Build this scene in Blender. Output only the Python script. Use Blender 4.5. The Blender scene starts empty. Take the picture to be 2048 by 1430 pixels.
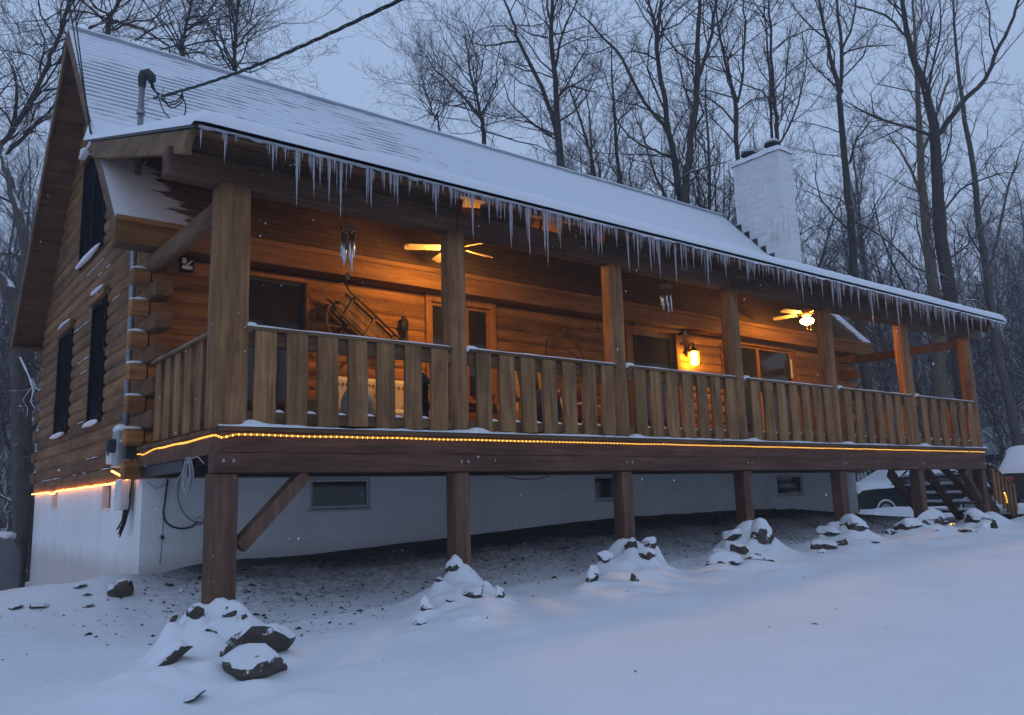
import bpy, bmesh, math, random
from mathutils import Vector, Matrix, noise
PI=math.pi
random.seed(7)
S=bpy.context.scene; C=S.collection
def U(a,b): return random.uniform(a,b)
# ------------------------------------------------------------------ camera frame (also used to measure positions from the photograph)
CP=Vector((-2.583,-7.405,-0.710)); F=1664.65
CR=Vector((0.78858825,-0.6141793,-0.03020523)); CU=Vector((-0.07945896,-0.15048547,0.98541382)); CD=Vector((0.60976622,0.77468569,0.16747312))
def ray(px,py): return CD+CR*((px-1024)/F)+CU*((715-py)/F)
def on(ax,v,px,py):
    q=ray(px,py); i='xyz'.index(ax); return CP+q*((v-CP[i])/q[i])
def atd(px,py,d): return CP+ray(px,py)*d
D=2.777; L=15.17; YB=9.98; FT=-0.355
PX=[0,2.54,5.05,7.5,10.02,12.61,15.17]
# ------------------------------------------------------------------ terrain
def lerp(tab,x):
    if x<=tab[0][0]: return tab[0][1]
    for (a,b),(c,d) in zip(tab,tab[1:]):
        if x<=c: return b+(d-b)*(x-a)/(c-a)
    return tab[-1][1]
Z0=[(-12,-1.95),(-3,-1.86),(0,-1.78),(2.5,-1.67),(5,-1.58),(7.5,-1.52),(10,-1.48),(12.6,-1.46),(15,-1.47),(18,-1.53),(30,-1.5)]
ZF=[(-12,-1.9),(-3,-1.66),(-.4,-1.5),(0,-1.46),(.8,-1.33),(2,-1.33),(4.2,-1.23),(5.9,-1.14),(7.6,-1.07),(11.2,-1.04),(13,-1.12),(15,-1.28),(18,-1.5),(30,-1.5)]
def ss(a,b,x):
    t=max(0,min(1,(x-a)/(b-a))); return t*t*(3-2*t)
HB={}
BUMPS=[]   # x,y,height,rx,ry
def g0(x,y):
    a=lerp(Z0,x); b=lerp(ZF,x)
    if y<0: z=a+.05*y+.06*ss(.3,1.2,-y)
    elif y<D: 
        t=y/D; z=a+(b-a)*(t*t*(3-2*t)*.5+t*.5)-.10*math.sin(PI*min(1,max(0,(y+.0)/1.6)))*ss(-1.5,.5,x)*ss(17,14,x)
    else:
        sl=-.072+.075*ss(8,17,x); z=b+sl*(y-D)*(1 if y<14 else 1)
        if y>12: z=b+sl*(12-D)
    r=math.hypot(x-8,y-3)
    if r>26: z+=(r-26)*(.035+.03*ss(0,40,x))*(1 if y>-5 else .2)
    return z
def ground(x,y):
    z=g0(x,y)
    near=1-ss(14,30,math.hypot(x-5,y))
    hb=HB.get((int(x//.5),int(y//.5)))
    if hb:
        a=0
        for bx,by,h,r in hb:
            q=((x-bx)**2+(y-by)**2)/(r*r)
            if q<4.5: a+=(h*math.exp(-q*.75))**5
        z+=a**.2
    z+=.05*noise.noise(Vector((x*.35,y*.35,3)))*(1 if y<-.5 or x<-.5 or x>16 else .35)
    for bx,by,h,rx,ry in BUMPS:
        dx=(x-bx)/rx; dy=(y-by)/ry; q=dx*dx+dy*dy
        if q<5: z+=h*math.exp(-q*1.1)
    if near>0: 
        v=Vector((x*2.2,y*2.2,1)); z+=near*.012*noise.noise(v)+near*.006*noise.noise(v*3.1)
    return z
def on_ground(px,py,dz=0):
    q=ray(px,py); t=2.0; 
    while t<120:
        p=CP+q*t
        if p.z<=g0(p.x,p.y)+dz: return p
        t+=.03 if t<25 else .3
    return CP+q*t
# ------------------------------------------------------------------ mesh builder
class MB:
    def __init__(s): s.v=[]; s.f=[]; s.m=[]; s.mi=0
    def add(s,vs,fs):
        o=len(s.v); s.v.extend(tuple(q) for q in vs); s.f.extend([tuple(i+o for i in f) for f in fs]); s.m.extend([s.mi]*len(fs))
    def box(s,x0,x1,y0,y1,z0,z1,b=0.0):
        if b<=0:
            s.add([(x0,y0,z0),(x1,y0,z0),(x1,y1,z0),(x0,y1,z0),(x0,y0,z1),(x1,y0,z1),(x1,y1,z1),(x0,y1,z1)],
              [(0,3,2,1),(4,5,6,7),(0,1,5,4),(1,2,6,5),(2,3,7,6),(3,0,4,7)]); return
        vs=[]
        for (X,sx) in ((x0,1),(x1,-1)):
            for (Y,sy) in ((y0,1),(y1,-1)):
                for (Z,sz) in ((z0,1),(z1,-1)):
                    vs+= [(X,Y+sy*b,Z+sz*b),(X+sx*b,Y,Z+sz*b),(X+sx*b,Y+sy*b,Z)]
        bm=bmesh.new(); 
        for q in vs: bm.verts.new(q)
        bmesh.ops.convex_hull(bm,input=bm.verts); bm.verts.index_update(); bm.verts.ensure_lookup_table()
        s.add([v.co[:] for v in bm.verts],[[v.index for v in f.verts] for f in bm.faces]); bm.free()
    def beam(s,a,b,w,h,up=Vector((0,0,1))):   # bar of width w (sideways) and height h between two points
        a=Vector(a); b=Vector(b); d=(b-a).normalized(); sx=d.cross(up).normalized(); uz=sx.cross(d).normalized()
        vs=[]
        for P in (a,b):
            for i,j in ((-1,-1),(1,-1),(1,1),(-1,1)): vs.append(P+sx*(i*w/2)+uz*(j*h/2))
        s.add(vs,[(0,1,2,3),(7,6,5,4),(0,4,5,1),(1,5,6,2),(2,6,7,3),(3,7,4,0)])
    def tube(s,pts,rad,n=8,cap=True,sq=0):
        pts=[Vector(p) for p in pts]; m=len(pts)
        if not isinstance(rad,(list,tuple)): rad=[rad]*m
        o=len(s.v); u=None
        for i,p in enumerate(pts):
            t=(pts[min(i+1,m-1)]-pts[max(i-1,0)])
            if t.length<1e-9: t=Vector((0,0,1))
            t.normalize()
            if u is None:
                u=t.orthogonal().normalized()
                if abs(t.z)>.9: u=(Vector((1,0,0))-t*t.x).normalized()
                else: u=t.cross(Vector((0,0,1))).normalized()
            else:
                u=u-t*u.dot(t)
                u=u.normalized() if u.length>1e-6 else t.orthogonal().normalized()
            w=t.cross(u)
            for k in range(n):
                a=2*PI*k/n; c,q=math.cos(a),math.sin(a); r=rad[i]
                if sq: 
                    r*= (1/ (abs(c)**sq+abs(q)**sq)**(1/sq))
                P=p+u*(c*r)+w*(q*r); s.v.append((P.x,P.y,P.z))
        for i in range(m-1):
            for k in range(n):
                a=o+i*n+k; b=o+i*n+(k+1)%n; s.f.append((a,b,b+n,a+n)); s.m.append(s.mi)
        if cap:
            s.f.append(tuple(o+k for k in range(n))[::-1]); s.m.append(s.mi)
            s.f.append(tuple(o+(m-1)*n+k for k in range(n))); s.m.append(s.mi)
    def lathe(s,c,prof,n=20,axis=Vector((0,0,1))):
        c=Vector(c); axis=axis.normalized(); u=axis.orthogonal().normalized(); w=axis.cross(u); o=len(s.v)
        for r,h in prof:
            for k in range(n):
                a=2*PI*k/n; P=c+axis*h+(u*math.cos(a)+w*math.sin(a))*max(r,1e-4); s.v.append((P.x,P.y,P.z))
        for i in range(len(prof)-1):
            for k in range(n):
                a=o+i*n+k; b=o+i*n+(k+1)%n; s.f.append((a,b,b+n,a+n)); s.m.append(s.mi)
    def grid(s,fn,nu,nv):
        o=len(s.v)
        for j in range(nv+1):
            for i in range(nu+1): s.v.append(tuple(fn(i/nu,j/nv)))
        for j in range(nv):
            for i in range(nu):
                a=o+j*(nu+1)+i; s.f.append((a,a+1,a+nu+2,a+nu+1)); s.m.append(s.mi)
    def blob(s,c,rx,ry,rz,seed=0,amp=.25,fr=1.6,sub=3,flat=None,rot=0):
        bm=bmesh.new(); bmesh.ops.create_icosphere(bm,subdivisions=sub,radius=1)
        M=Matrix.Rotation(rot,3,'Z')
        for v in bm.verts:
            p=v.co.copy(); k=1+amp*noise.noise(p*fr+Vector((seed*3.7,seed*1.3,seed)))+amp*.35*noise.noise(p*fr*3+Vector((seed,0,seed)))
            q=p*k
            if flat is not None and q.z<flat: q.z=flat+(q.z-flat)*.15
            q=M@Vector((q.x*rx,q.y*ry,q.z*rz)); v.co=q+Vector(c)
        bm.verts.ensure_lookup_table(); bm.verts.index_update()
        s.add([v.co[:] for v in bm.verts],[[v.index for v in f.verts] for f in bm.faces]); bm.free()
    def build(s,name,mats,parent=None,smooth=False,bevel=0):
        me=bpy.data.meshes.new(name)
        off=parent_world(parent) if parent else None
        vs=s.v if off is None else [(x-off.x,y-off.y,z-off.z) for x,y,z in s.v]
        me.from_pydata(vs,[],s.f); me.update()
        if not isinstance(mats,(list,tuple)): mats=[mats]
        for m in mats: me.materials.append(m)
        if len(mats)>1: me.polygons.foreach_set('material_index',s.m)
        if smooth: me.polygons.foreach_set('use_smooth',[True]*len(me.polygons))
        o=bpy.data.objects.new(name,me); C.objects.link(o)
        if parent is not None: o.parent=parent
        if bevel:
            b=o.modifiers.new('b','BEVEL'); b.width=bevel; b.segments=2; b.limit_method='ANGLE'
        return o
def parent_world(p):
    v=Vector(p.location)
    while p.parent: p=p.parent; v+=p.location
    return v
def tag(o,label=None,cat=None,group=None,kind=None):
    if label: o['label']=label
    if cat: o['category']=cat
    if group: o['group']=group
    if kind: o['kind']=kind
    return o
def thing(name,loc,label,cat,group=None):
    o=bpy.data.objects.new(name,None); C.objects.link(o); o.location=loc; o.empty_display_size=.2
    return tag(o,label,cat,group)
def copy_tree(o,parent=None):
    c=o.copy(); C.objects.link(c)
    if parent is not None: c.parent=parent
    for ch in list(o.children): copy_tree(ch,c)
    return c
def sm(pts,k=5):
    P=[Vector(p) for p in pts]; out=[]
    for i in range(len(P)-1):
        a=P[max(0,i-1)];b=P[i];c=P[i+1];e=P[min(len(P)-1,i+2)]
        for j in range(k):
            t=j/k; out.append(.5*((2*b)+(c-a)*t+(2*a-5*b+4*c-e)*t*t+(3*b-a-3*c+e)*t**3))
    return out+[P[-1]]
# ------------------------------------------------------------------ materials
def new_mat(name):
    m=bpy.data.materials.new(name); m.use_nodes=True; nt=m.node_tree; nt.nodes.clear()
    out=nt.nodes.new('ShaderNodeOutputMaterial'); b=nt.nodes.new('ShaderNodeBsdfPrincipled'); nt.links.new(b.outputs[0],out.inputs[0])
    return m,nt,b
def N(nt,t,**kw):
    n=nt.nodes.new(t)
    for k,v in kw.items():
        if k[0]=='_': setattr(n,k[1:],v)
        else: n.inputs[int(k[1:]) if k[0]=='i' and k[1:].isdigit() else k].default_value=v
    return n
def ramp(nt,fac,stops):
    r=nt.nodes.new('ShaderNodeValToRGB'); nt.links.new(fac,r.inputs[0]); e=r.color_ramp.elements
    while len(e)<len(stops): e.new(.5)
    for k,(p,c) in enumerate(stops):
        e[k].position=p; e[k].color=(*c,1) if len(c)==3 else c
    return r.outputs[0]
def math_(nt,op,a,b=None,clamp=False):
    n=nt.nodes.new('ShaderNodeMath'); n.operation=op; n.use_clamp=clamp
    for i,q in enumerate((a,b)):
        if q is None: continue
        if isinstance(q,(int,float)): n.inputs[i].default_value=q
        else: nt.links.new(q,n.inputs[i])
    return n.outputs[0]
def mixc(nt,f,a,b,mode='MIX'):
    n=nt.nodes.new('ShaderNodeMix'); n.data_type='RGBA'; n.blend_type=mode
    for i,q in ((0,f),(6,a),(7,b)):
        if isinstance(q,(int,float)): n.inputs[i].default_value=q
        elif isinstance(q,tuple): n.inputs[i].default_value=(*q,1) if len(q)==3 else q
        else: nt.links.new(q,n.inputs[i])
    return n.outputs[2]
def pos(nt): return nt.nodes.new('ShaderNodeNewGeometry').outputs['Position']
def objco(nt): return nt.nodes.new('ShaderNodeTexCoord').outputs['Object']
def mapped(nt,v,sc,rot=(0,0,0)):
    m=nt.nodes.new('ShaderNodeMapping'); nt.links.new(v,m.inputs[0]); m.inputs['Scale'].default_value=sc; m.inputs['Rotation'].default_value=rot; return m.outputs[0]
def nz(nt,v,scale,detail=4,rough=.55):
    n=nt.nodes.new('ShaderNodeTexNoise'); nt.links.new(v,n.inputs['Vector']); n.inputs['Scale'].default_value=scale; n.inputs['Detail'].default_value=detail; n.inputs['Roughness'].default_value=rough
    return n.outputs['Fac']
def bump(nt,b,h,strength=.3,dist=.01):
    n=nt.nodes.new('ShaderNodeBump'); n.inputs['Strength'].default_value=strength; n.inputs['Distance'].default_value=dist
    nt.links.new(h,n.inputs['Height']); nt.links.new(n.outputs[0],b.inputs['Normal'])
def plain(name,col,rough=.6,metal=0,var=.15,scale=6,spec=.3):
    m,nt,b=new_mat(name); f=nz(nt,objco(nt),scale,5)
    c=ramp(nt,f,[(.3,tuple(x*(1-var) for x in col)),(.7,tuple(min(1,x*(1+var)) for x in col))]); nt.links.new(c,b.inputs['Base Color'])
    b.inputs['Roughness'].default_value=rough; b.inputs['Metallic'].default_value=metal; b.inputs['Specular IOR Level'].default_value=spec
    return m
def wood(name,c1,c2,axis='x',grain=1.0,rough=.75,knots=True,course=0,randobj=.2,dirt=.25,spec=.2):
    m,nt,b=new_mat(name); P=pos(nt)
    st={'x':(.55,9,9),'y':(9,.55,9),'z':(9,9,.55)}[axis]
    f=nz(nt,mapped(nt,P,tuple(q*grain for q in st)),3.0,6,.6)
    col=ramp(nt,f,[(.28,c1),(.72,c2)])
    if course:
        sep=nt.nodes.new('ShaderNodeSeparateXYZ'); nt.links.new(P,sep.inputs[0])
        k=math_(nt,'FLOOR',math_(nt,'DIVIDE',math_(nt,'SUBTRACT',sep.outputs['Z'],FT),course))
        w=nt.nodes.new('ShaderNodeTexWhiteNoise'); w.noise_dimensions='1D'; nt.links.new(k,w.inputs['W'])
        v=math_(nt,'ADD',math_(nt,'MULTIPLY',w.outputs[0],.45),.75)
        col=mixc(nt,1.0,col,v,'MULTIPLY')
    if knots:
        vo=nt.nodes.new('ShaderNodeTexVoronoi'); vo.feature='F1'; vo.inputs['Scale'].default_value=1.0
        ks={'x':(1.5,5,5),'y':(5,1.5,5),'z':(5,5,1.5)}[axis]
        nt.links.new(mapped(nt,P,ks),vo.inputs['Vector'])
        kf=ramp(nt,vo.outputs['Distance'],[(.06,(1,1,1)),(.16,(0,0,0))])
        col=mixc(nt,math_(nt,'MULTIPLY',kf,.55),col,tuple(q*.35 for q in c1))
    df=ramp(nt,nz(nt,P,1.7,6,.65),[(.42,(0,0,0)),(.72,(1,1,1))])
    col=mixc(nt,math_(nt,'MULTIPLY',df,dirt),col,(.03,.024,.02))
    ck=ramp(nt,nz(nt,mapped(nt,P,tuple(q*grain*(1.0 if q<1 else 2.6) for q in st)),2.2,3,.5),[(.60,(0,0,0)),(.635,(1,1,1)),(.66,(0,0,0))])
    col=mixc(nt,math_(nt,'MULTIPLY',ck,.6),col,tuple(q*.22 for q in c1))
    st2=ramp(nt,nz(nt,mapped(nt,P,tuple(q*.35 if q>1 else q*.8 for q in st)),2.0,5,.6),[(.35,(.62,.60,.58)),(.65,(1.12,1.12,1.12))])
    col=mixc(nt,1.0,col,st2,'MULTIPLY')
    if randobj:
        oi=nt.nodes.new('ShaderNodeObjectInfo'); v=math_(nt,'ADD',math_(nt,'MULTIPLY',oi.outputs['Random'],randobj*2),1-randobj)
        col=mixc(nt,1.0,col,v,'MULTIPLY')
    nt.links.new(col,b.inputs['Base Color']); b.inputs['Roughness'].default_value=rough; b.inputs['Specular IOR Level'].default_value=spec
    f2=nz(nt,mapped(nt,P,tuple(q*grain*2 for q in st)),4.0,6,.65)
    bump(nt,b,f2,.5,.012)
    return m
def snow_mat(name,col=(.82,.84,.88),sc=9,bs=.35,bd=.03):
    m,nt,b=new_mat(name); P=pos(nt)
    f=nz(nt,P,1.2,4); c=ramp(nt,f,[(.3,tuple(q*.96 for q in col)),(.7,col)]); nt.links.new(c,b.inputs['Base Color'])
    b.inputs['Roughness'].default_value=.75; b.inputs['Specular IOR Level'].default_value=.25
    h=math_(nt,'ADD',nz(nt,P,sc,5,.6),math_(nt,'MULTIPLY',nz(nt,P,70,3),.25)); bump(nt,b,h,bs,bd)
    return m
M={}
M['snow']=snow_mat('snow')
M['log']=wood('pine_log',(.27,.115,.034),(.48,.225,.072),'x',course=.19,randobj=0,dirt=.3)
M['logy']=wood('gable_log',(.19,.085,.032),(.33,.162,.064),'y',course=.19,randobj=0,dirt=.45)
M['logend']=wood('log_end',(.13,.06,.026),(.23,.115,.05),'x',knots=False,randobj=.1)
M['trim']=wood('pine_trim',(.21,.098,.038),(.33,.165,.064),'x',dirt=.15)
M['trimz']=wood('pine_trim_upright',(.27,.115,.038),(.40,.18,.062),'z',dirt=.15)
M['weather']=wood('weathered_slat',(.20,.10,.040),(.40,.215,.092),'z',dirt=.35,randobj=.16)
M['weatherx']=wood('weathered_rail',(.14,.075,.036),(.25,.145,.072),'x',dirt=.4)
M['weathery']=wood('weathered_rail_deep',(.14,.075,.036),(.25,.145,.072),'y',dirt=.4)
M['post']=wood('log_post',(.21,.10,.042),(.42,.222,.10),'z',grain=.8,dirt=.35,randobj=.12)
M['pile']=wood('stained_post',(.125,.064,.042),(.225,.125,.085),'z',dirt=.35)
M['stain']=wood('stained_beam',(.12,.056,.036),(.20,.10,.066),'x',dirt=.35)
M['stainy']=wood('stained_beam_deep',(.11,.055,.035),(.17,.09,.058),'y',dirt=.35)
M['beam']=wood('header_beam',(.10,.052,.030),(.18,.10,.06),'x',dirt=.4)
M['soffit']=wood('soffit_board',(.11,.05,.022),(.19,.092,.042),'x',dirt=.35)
M['rafter']=wood('rafter',(.14,.078,.04),(.24,.14,.072),'y',dirt=.25)
M['ceil']=wood('sheathing',(.17,.085,.04),(.28,.15,.07),'x',dirt=.25)
M['black']=plain('black_metal',(.02,.02,.022),.45,.6)
M['brass']=plain('aged_brass',(.25,.16,.06),.4,.9)
M['galv']=plain('galvanised',(.30,.32,.34),.45,.75,.25)
M['greybox']=plain('painted_steel_box',(.33,.34,.35),.5,.1,.15)
M['cable']=plain('black_cable',(.018,.018,.02),.6)
M['white_plastic']=plain('white_plastic',(.62,.62,.62),.5)
M['vinyl']=plain('vinyl_frame',(.5,.52,.53),.5,0,.12)
M['alu']=plain('chime_tube',(.7,.7,.72),.28,1,.05)
M['fan']=plain('fan_blade',(.55,.42,.26),.5,0,.15)
M['cream']=plain('cream_fabric',(.62,.5,.36),.9,0,.15,20)
M['red']=plain('red_fabric',(.30,.04,.035),.9,0,.2)
M['blue']=plain('navy_fabric',(.02,.03,.09),.9,0,.3)
M['maroon']=plain('maroon_fabric',(.13,.025,.04),.85,0,.2)
M['tan']=plain('tan_fabric',(.34,.22,.10),.9,0,.3,14)
M['darkplastic']=plain('dark_plastic',(.03,.032,.035),.5)
M['darktrim']=plain('dark_window_trim',(.014,.012,.011),.8,0,.2,6,.05)
M['old']=wood('old_grey_wood',(.13,.08,.045),(.26,.155,.085),'z',dirt=.3)
M['tank']=plain('grey_tank',(.16,.17,.18),.5,.2)
M['tub']=plain('dark_planter',(.045,.045,.05),.8)
M['pink']=plain('red_wire',(.45,.05,.09),.5)
M['carpaint']=plain('dark_green_paint',(.008,.014,.015),.35,.1,.1,3,.4)
M['rubber']=plain('rubber',(.015,.015,.015),.9)
M['taillight']=plain('tail_light',(.28,.02,.03),.4)
M['shed']=wood('shed_board',(.03,.025,.022),(.06,.05,.045),'z',knots=False)
def glassy(name,c=(.012,.014,.018)):
    m,nt,b=new_mat(name); f=nz(nt,pos(nt),1.5,3); nt.links.new(ramp(nt,f,[(.3,c),(.7,tuple(q*2 for q in c))]),b.inputs['Base Color'])
    b.inputs['Roughness'].default_value=.08; b.inputs['Specular IOR Level'].default_value=.5; return m
M['glass']=glassy('window_glass')
def frosty():
    m,nt,b=new_mat('snowy_window_screen'); P=pos(nt)
    f=ramp(nt,nz(nt,mapped(nt,P,(20,20,9)),2.2,6,.7),[(.56,(0,0,0)),(.66,(1,1,1))])
    sep=nt.nodes.new('ShaderNodeSeparateXYZ'); nt.links.new(P,sep.inputs[0])
    low=ramp(nt,sep.outputs['Z'],[(.4,(1,1,1)),(1.0,(0,0,0))])
    nt.links.new(mixc(nt,math_(nt,'MULTIPLY',math_(nt,'MULTIPLY',f,low),.6),(.009,.010,.014),(.6,.63,.7)),b.inputs['Base Color'])
    b.inputs['Roughness'].default_value=.8; b.inputs['Specular IOR Level'].default_value=0; return m
M['screen']=frosty()
def white_wall():
    m,nt,b=new_mat('painted_masonry'); P=pos(nt)
    c=ramp(nt,nz(nt,P,.9,6,.6),[(.3,(.72,.73,.73)),(.7,(.82,.83,.83))])
    sep=nt.nodes.new('ShaderNodeSeparateXYZ'); nt.links.new(P,sep.inputs[0])
    low=math_(nt,'ADD',sep.outputs['Z'],math_(nt,'MULTIPLY',nz(nt,P,3,4),.25))
    df=ramp(nt,low,[(0.0,(0,0,0)),(1,(0,0,0))])
    st=ramp(nt,math_(nt,'ADD',low,1.6),[(.28,(1,1,1)),(.55,(0,0,0))])
    c=mixc(nt,math_(nt,'MULTIPLY',st,.45),c,(.30,.2,.14)); vc=nt.nodes.new('ShaderNodeTexVoronoi'); vc.feature='DISTANCE_TO_EDGE'; vc.inputs['Scale'].default_value=.55; vc.inputs['Randomness'].default_value=1; nn_=nt.nodes.new('ShaderNodeMix'); nn_.data_type='VECTOR'; nn_.inputs[0].default_value=.12; nt.links.new(P,nn_.inputs[4]); tx=nt.nodes.new('ShaderNodeTexNoise'); tx.inputs['Scale'].default_value=4; nt.links.new(P,tx.inputs['Vector']); nt.links.new(tx.outputs['Color'],nn_.inputs[5]); nt.links.new(nn_.outputs[1],vc.inputs['Vector']); cr=ramp(nt,vc.outputs['Distance'],[(0,(1,1,1)),(.006,(0,0,0))]); c=mixc(nt,math_(nt,'MULTIPLY',cr,.10),c,(.25,.24,.23)); dm_=ramp(nt,nz(nt,mapped(nt,P,(1.5,1.5,.35)),1.3,5,.65),[(.5,(0,0,0)),(.75,(1,1,1))]); c=mixc(nt,math_(nt,'MULTIPLY',dm_,.22),c,(.42,.39,.35))
    nt.links.new(c,b.inputs['Base Color']); b.inputs['Roughness'].default_value=.8
    h=math_(nt,'ADD',nz(nt,P,28,5),math_(nt,'MULTIPLY',nz(nt,P,2.5,3),1.2)); bump(nt,b,h,.55,.02); return m
M['masonry']=white_wall()
def chimney_mat():
    m,nt,b=new_mat('painted_brick'); P=pos(nt)
    br=nt.nodes.new('ShaderNodeTexBrick'); sep=nt.nodes.new('ShaderNodeSeparateXYZ'); nt.links.new(P,sep.inputs[0])
    cb=nt.nodes.new('ShaderNodeCombineXYZ'); nt.links.new(math_(nt,'ADD',sep.outputs['X'],sep.outputs['Y']),cb.inputs[0]); nt.links.new(sep.outputs['Z'],cb.inputs[1])
    nt.links.new(cb.outputs[0],br.inputs['Vector'])
    br.inputs['Scale'].default_value=1; br.inputs['Brick Width'].default_value=.4; br.inputs['Row Height'].default_value=.2; br.inputs['Mortar Size'].default_value=.008; br.inputs['Mortar Smooth'].default_value=.5
    br.inputs['Color1'].default_value=(.74,.74,.735,1); br.inputs['Color2'].default_value=(.77,.77,.765,1); br.inputs['Mortar'].default_value=(.66,.66,.66,1)
    # rust stain with a shape of its own
    st=ramp(nt,nz(nt,mapped(nt,P,(5,5,.5)),1.6,5,.6),[(.5,(0,0,0)),(.66,(1,1,1))])
    zz=ramp(nt,math_(nt,'SUBTRACT',sep.outputs['Z'],5.6),[(0,(0,0,0)),(.2,(1,1,1)),(.75,(1,1,1)),(.85,(0,0,0))])
    yy=ramp(nt,math_(nt,'SUBTRACT',sep.outputs['Y'],4.4),[(.0,(1,1,1)),(.35,(1,1,1)),(.6,(0,0,0))])
    k=math_(nt,'MULTIPLY',math_(nt,'MULTIPLY',st,zz),math_(nt,'MULTIPLY',yy,.6))
    c=mixc(nt,k,br.outputs['Color'],(.42,.28,.12))
    w=ramp(nt,nz(nt,P,2.2,6,.65),[(.5,(0,0,0)),(.75,(1,1,1))]); c=mixc(nt,math_(nt,'MULTIPLY',w,.4),c,(.5,.47,.4)); ln_=ramp(nt,nz(nt,mapped(nt,P,(2,2,14)),1.4,5,.6),[(.60,(0,0,0)),(.64,(1,1,1)),(.67,(0,0,0))]); c=mixc(nt,math_(nt,'MULTIPLY',ln_,.5),c,(.3,.3,.3))
    nt.links.new(c,b.inputs['Base Color']); b.inputs['Roughness'].default_value=.8
    bump(nt,b,math_(nt,'SUBTRACT',nz(nt,P,22,4),math_(nt,'MULTIPLY',br.outputs['Fac'],1.3)),.6,.012); return m
M['chimney']=chimney_mat()
def roof_mat(name,bias,fade=True):
    # asphalt shingles with a wind-blown dusting of snow that leaves the lower edge of the courses bare
    m,nt,b=new_mat(name); P=pos(nt); sep=nt.nodes.new('ShaderNodeSeparateXYZ'); nt.links.new(P,sep.inputs[0])
    streak=nz(nt,mapped(nt,P,(.9,7,7)),2.4,6,.62)
    patch=nz(nt,mapped(nt,P,(.55,.8,.8)),1.1,4,.55)
    s=math_(nt,'DIVIDE',math_(nt,'SUBTRACT',sep.outputs['Z'],2.6),.1059)
    lip=math_(nt,'FRACT',math_(nt,'ADD',s,.02))      # 0 at the lower edge of a course
    lipd=ramp(nt,lip,[(0,(1,1,1)),(.18,(.8,.8,.8)),(.42,(.12,.12,.12)),(1,(.03,.03,.03))])
    v=math_(nt,'ADD',math_(nt,'MULTIPLY',streak,.8),math_(nt,'MULTIPLY',patch,.8))
    if fade:
        xr=ramp(nt,math_(nt,'DIVIDE',sep.outputs['X'],16),[(0,(1,1,1)),(.3,(.8,.8,.8)),(.55,(0,0,0))])
        zr=ramp(nt,math_(nt,'DIVIDE',math_(nt,'SUBTRACT',sep.outputs['Z'],3.8),3),[(0,(0,0,0)),(.3,(.8,.8,.8)),(.6,(1,1,1)),(1,(.9,.9,.9))])
        v=math_(nt,'ADD',v,math_(nt,'MULTIPLY',math_(nt,'MULTIPLY',xr,zr),.27))
    f=math_(nt,'MULTIPLY',ramp(nt,math_(nt,'SUBTRACT',v,bias),[(.0,(0,0,0)),(.09,(1,1,1))]),lipd)
    sh=ramp(nt,nz(nt,mapped(nt,P,(6,1,1)),5,3),[(.3,(.055,.06,.065)),(.7,(.10,.105,.11))])
    c=mixc(nt,math_(nt,'MULTIPLY',f,.8),(.74,.765,.81),sh)
    nt.links.new(c,b.inputs['Base Color']); b.inputs['Roughness'].default_value=.85
    bump(nt,b,math_(nt,'SUBTRACT',nz(nt,P,18,4),math_(nt,'MULTIPLY',f,1.0)),.3,.02); return m
M['roof']=roof_mat('dusted_shingles',1.0)
def shingle_mat(name,snowx):
    m,nt,b=new_mat(name); P=pos(nt); sep=nt.nodes.new('ShaderNodeSeparateXYZ'); nt.links.new(P,sep.inputs[0])
    n1=nz(nt,mapped(nt,P,(1,4,4)),2.5,5)
    e1=math_(nt,'SUBTRACT',math_(nt,'ADD',math_(nt,'MULTIPLY',n1,1.0),snowx),math_(nt,'ADD',sep.outputs['X'],math_(nt,'MULTIPLY',sep.outputs['Z'],.42)))
    e2=math_(nt,'SUBTRACT',math_(nt,'ADD',sep.outputs['X'],math_(nt,'MULTIPLY',n1,.5)),15.75)
    f=ramp(nt,math_(nt,'MAXIMUM',e1,e2),[(0,(0,0,0)),(.10,(1,1,1))])
    br=nt.nodes.new('ShaderNodeTexBrick'); cb=nt.nodes.new('ShaderNodeCombineXYZ'); nt.links.new(sep.outputs['X'],cb.inputs[0]); nt.links.new(sep.outputs['Z'],cb.inputs[1]); nt.links.new(cb.outputs[0],br.inputs['Vector'])
    br.inputs['Scale'].default_value=1; br.inputs['Brick Width'].default_value=.3; br.inputs['Row Height'].default_value=.1059; br.inputs['Mortar Size'].default_value=.006
    br.inputs['Color1'].default_value=(.11,.065,.04,1); br.inputs['Color2'].default_value=(.17,.10,.06,1); br.inputs['Mortar'].default_value=(.05,.04,.03,1)
    c=mixc(nt,f,br.outputs['Color'],(.8,.82,.87)); nt.links.new(c,b.inputs['Base Color']); b.inputs['Roughness'].default_value=.9
    return m
M['oldroof']=shingle_mat('sheltered_shingles',1.05)
def bark_mat(name,c1,c2,snow_lo,snow_hi,objsp=True):
    m,nt,b=new_mat(name); P=pos(nt)
    f=nz(nt,mapped(nt,P,(7,7,1.2)),2,5,.65); col=ramp(nt,f,[(.3,c1),(.7,c2)])
    g=nt.nodes.new('ShaderNodeNewGeometry'); sep=nt.nodes.new('ShaderNodeSeparateXYZ'); nt.links.new(g.outputs['Normal'],sep.inputs[0])
    v=math_(nt,'ADD',sep.outputs['Z'],math_(nt,'MULTIPLY',math_(nt,'SUBTRACT',nz(nt,P,3.5,4,.6),.5),1.1))
    sf=ramp(nt,v,[(snow_lo,(0,0,0)),(snow_hi,(1,1,1))])
    nt.links.new(mixc(nt,sf,col,(.8,.82,.86)),b.inputs['Base Color']); b.inputs['Roughness'].default_value=.9; b.inputs['Specular IOR Level'].default_value=.1
    bump(nt,b,f,.6,.03); return m
M['bark']=bark_mat('dark_bark',(.034,.027,.023),(.095,.075,.064),.62,.78)
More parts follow.
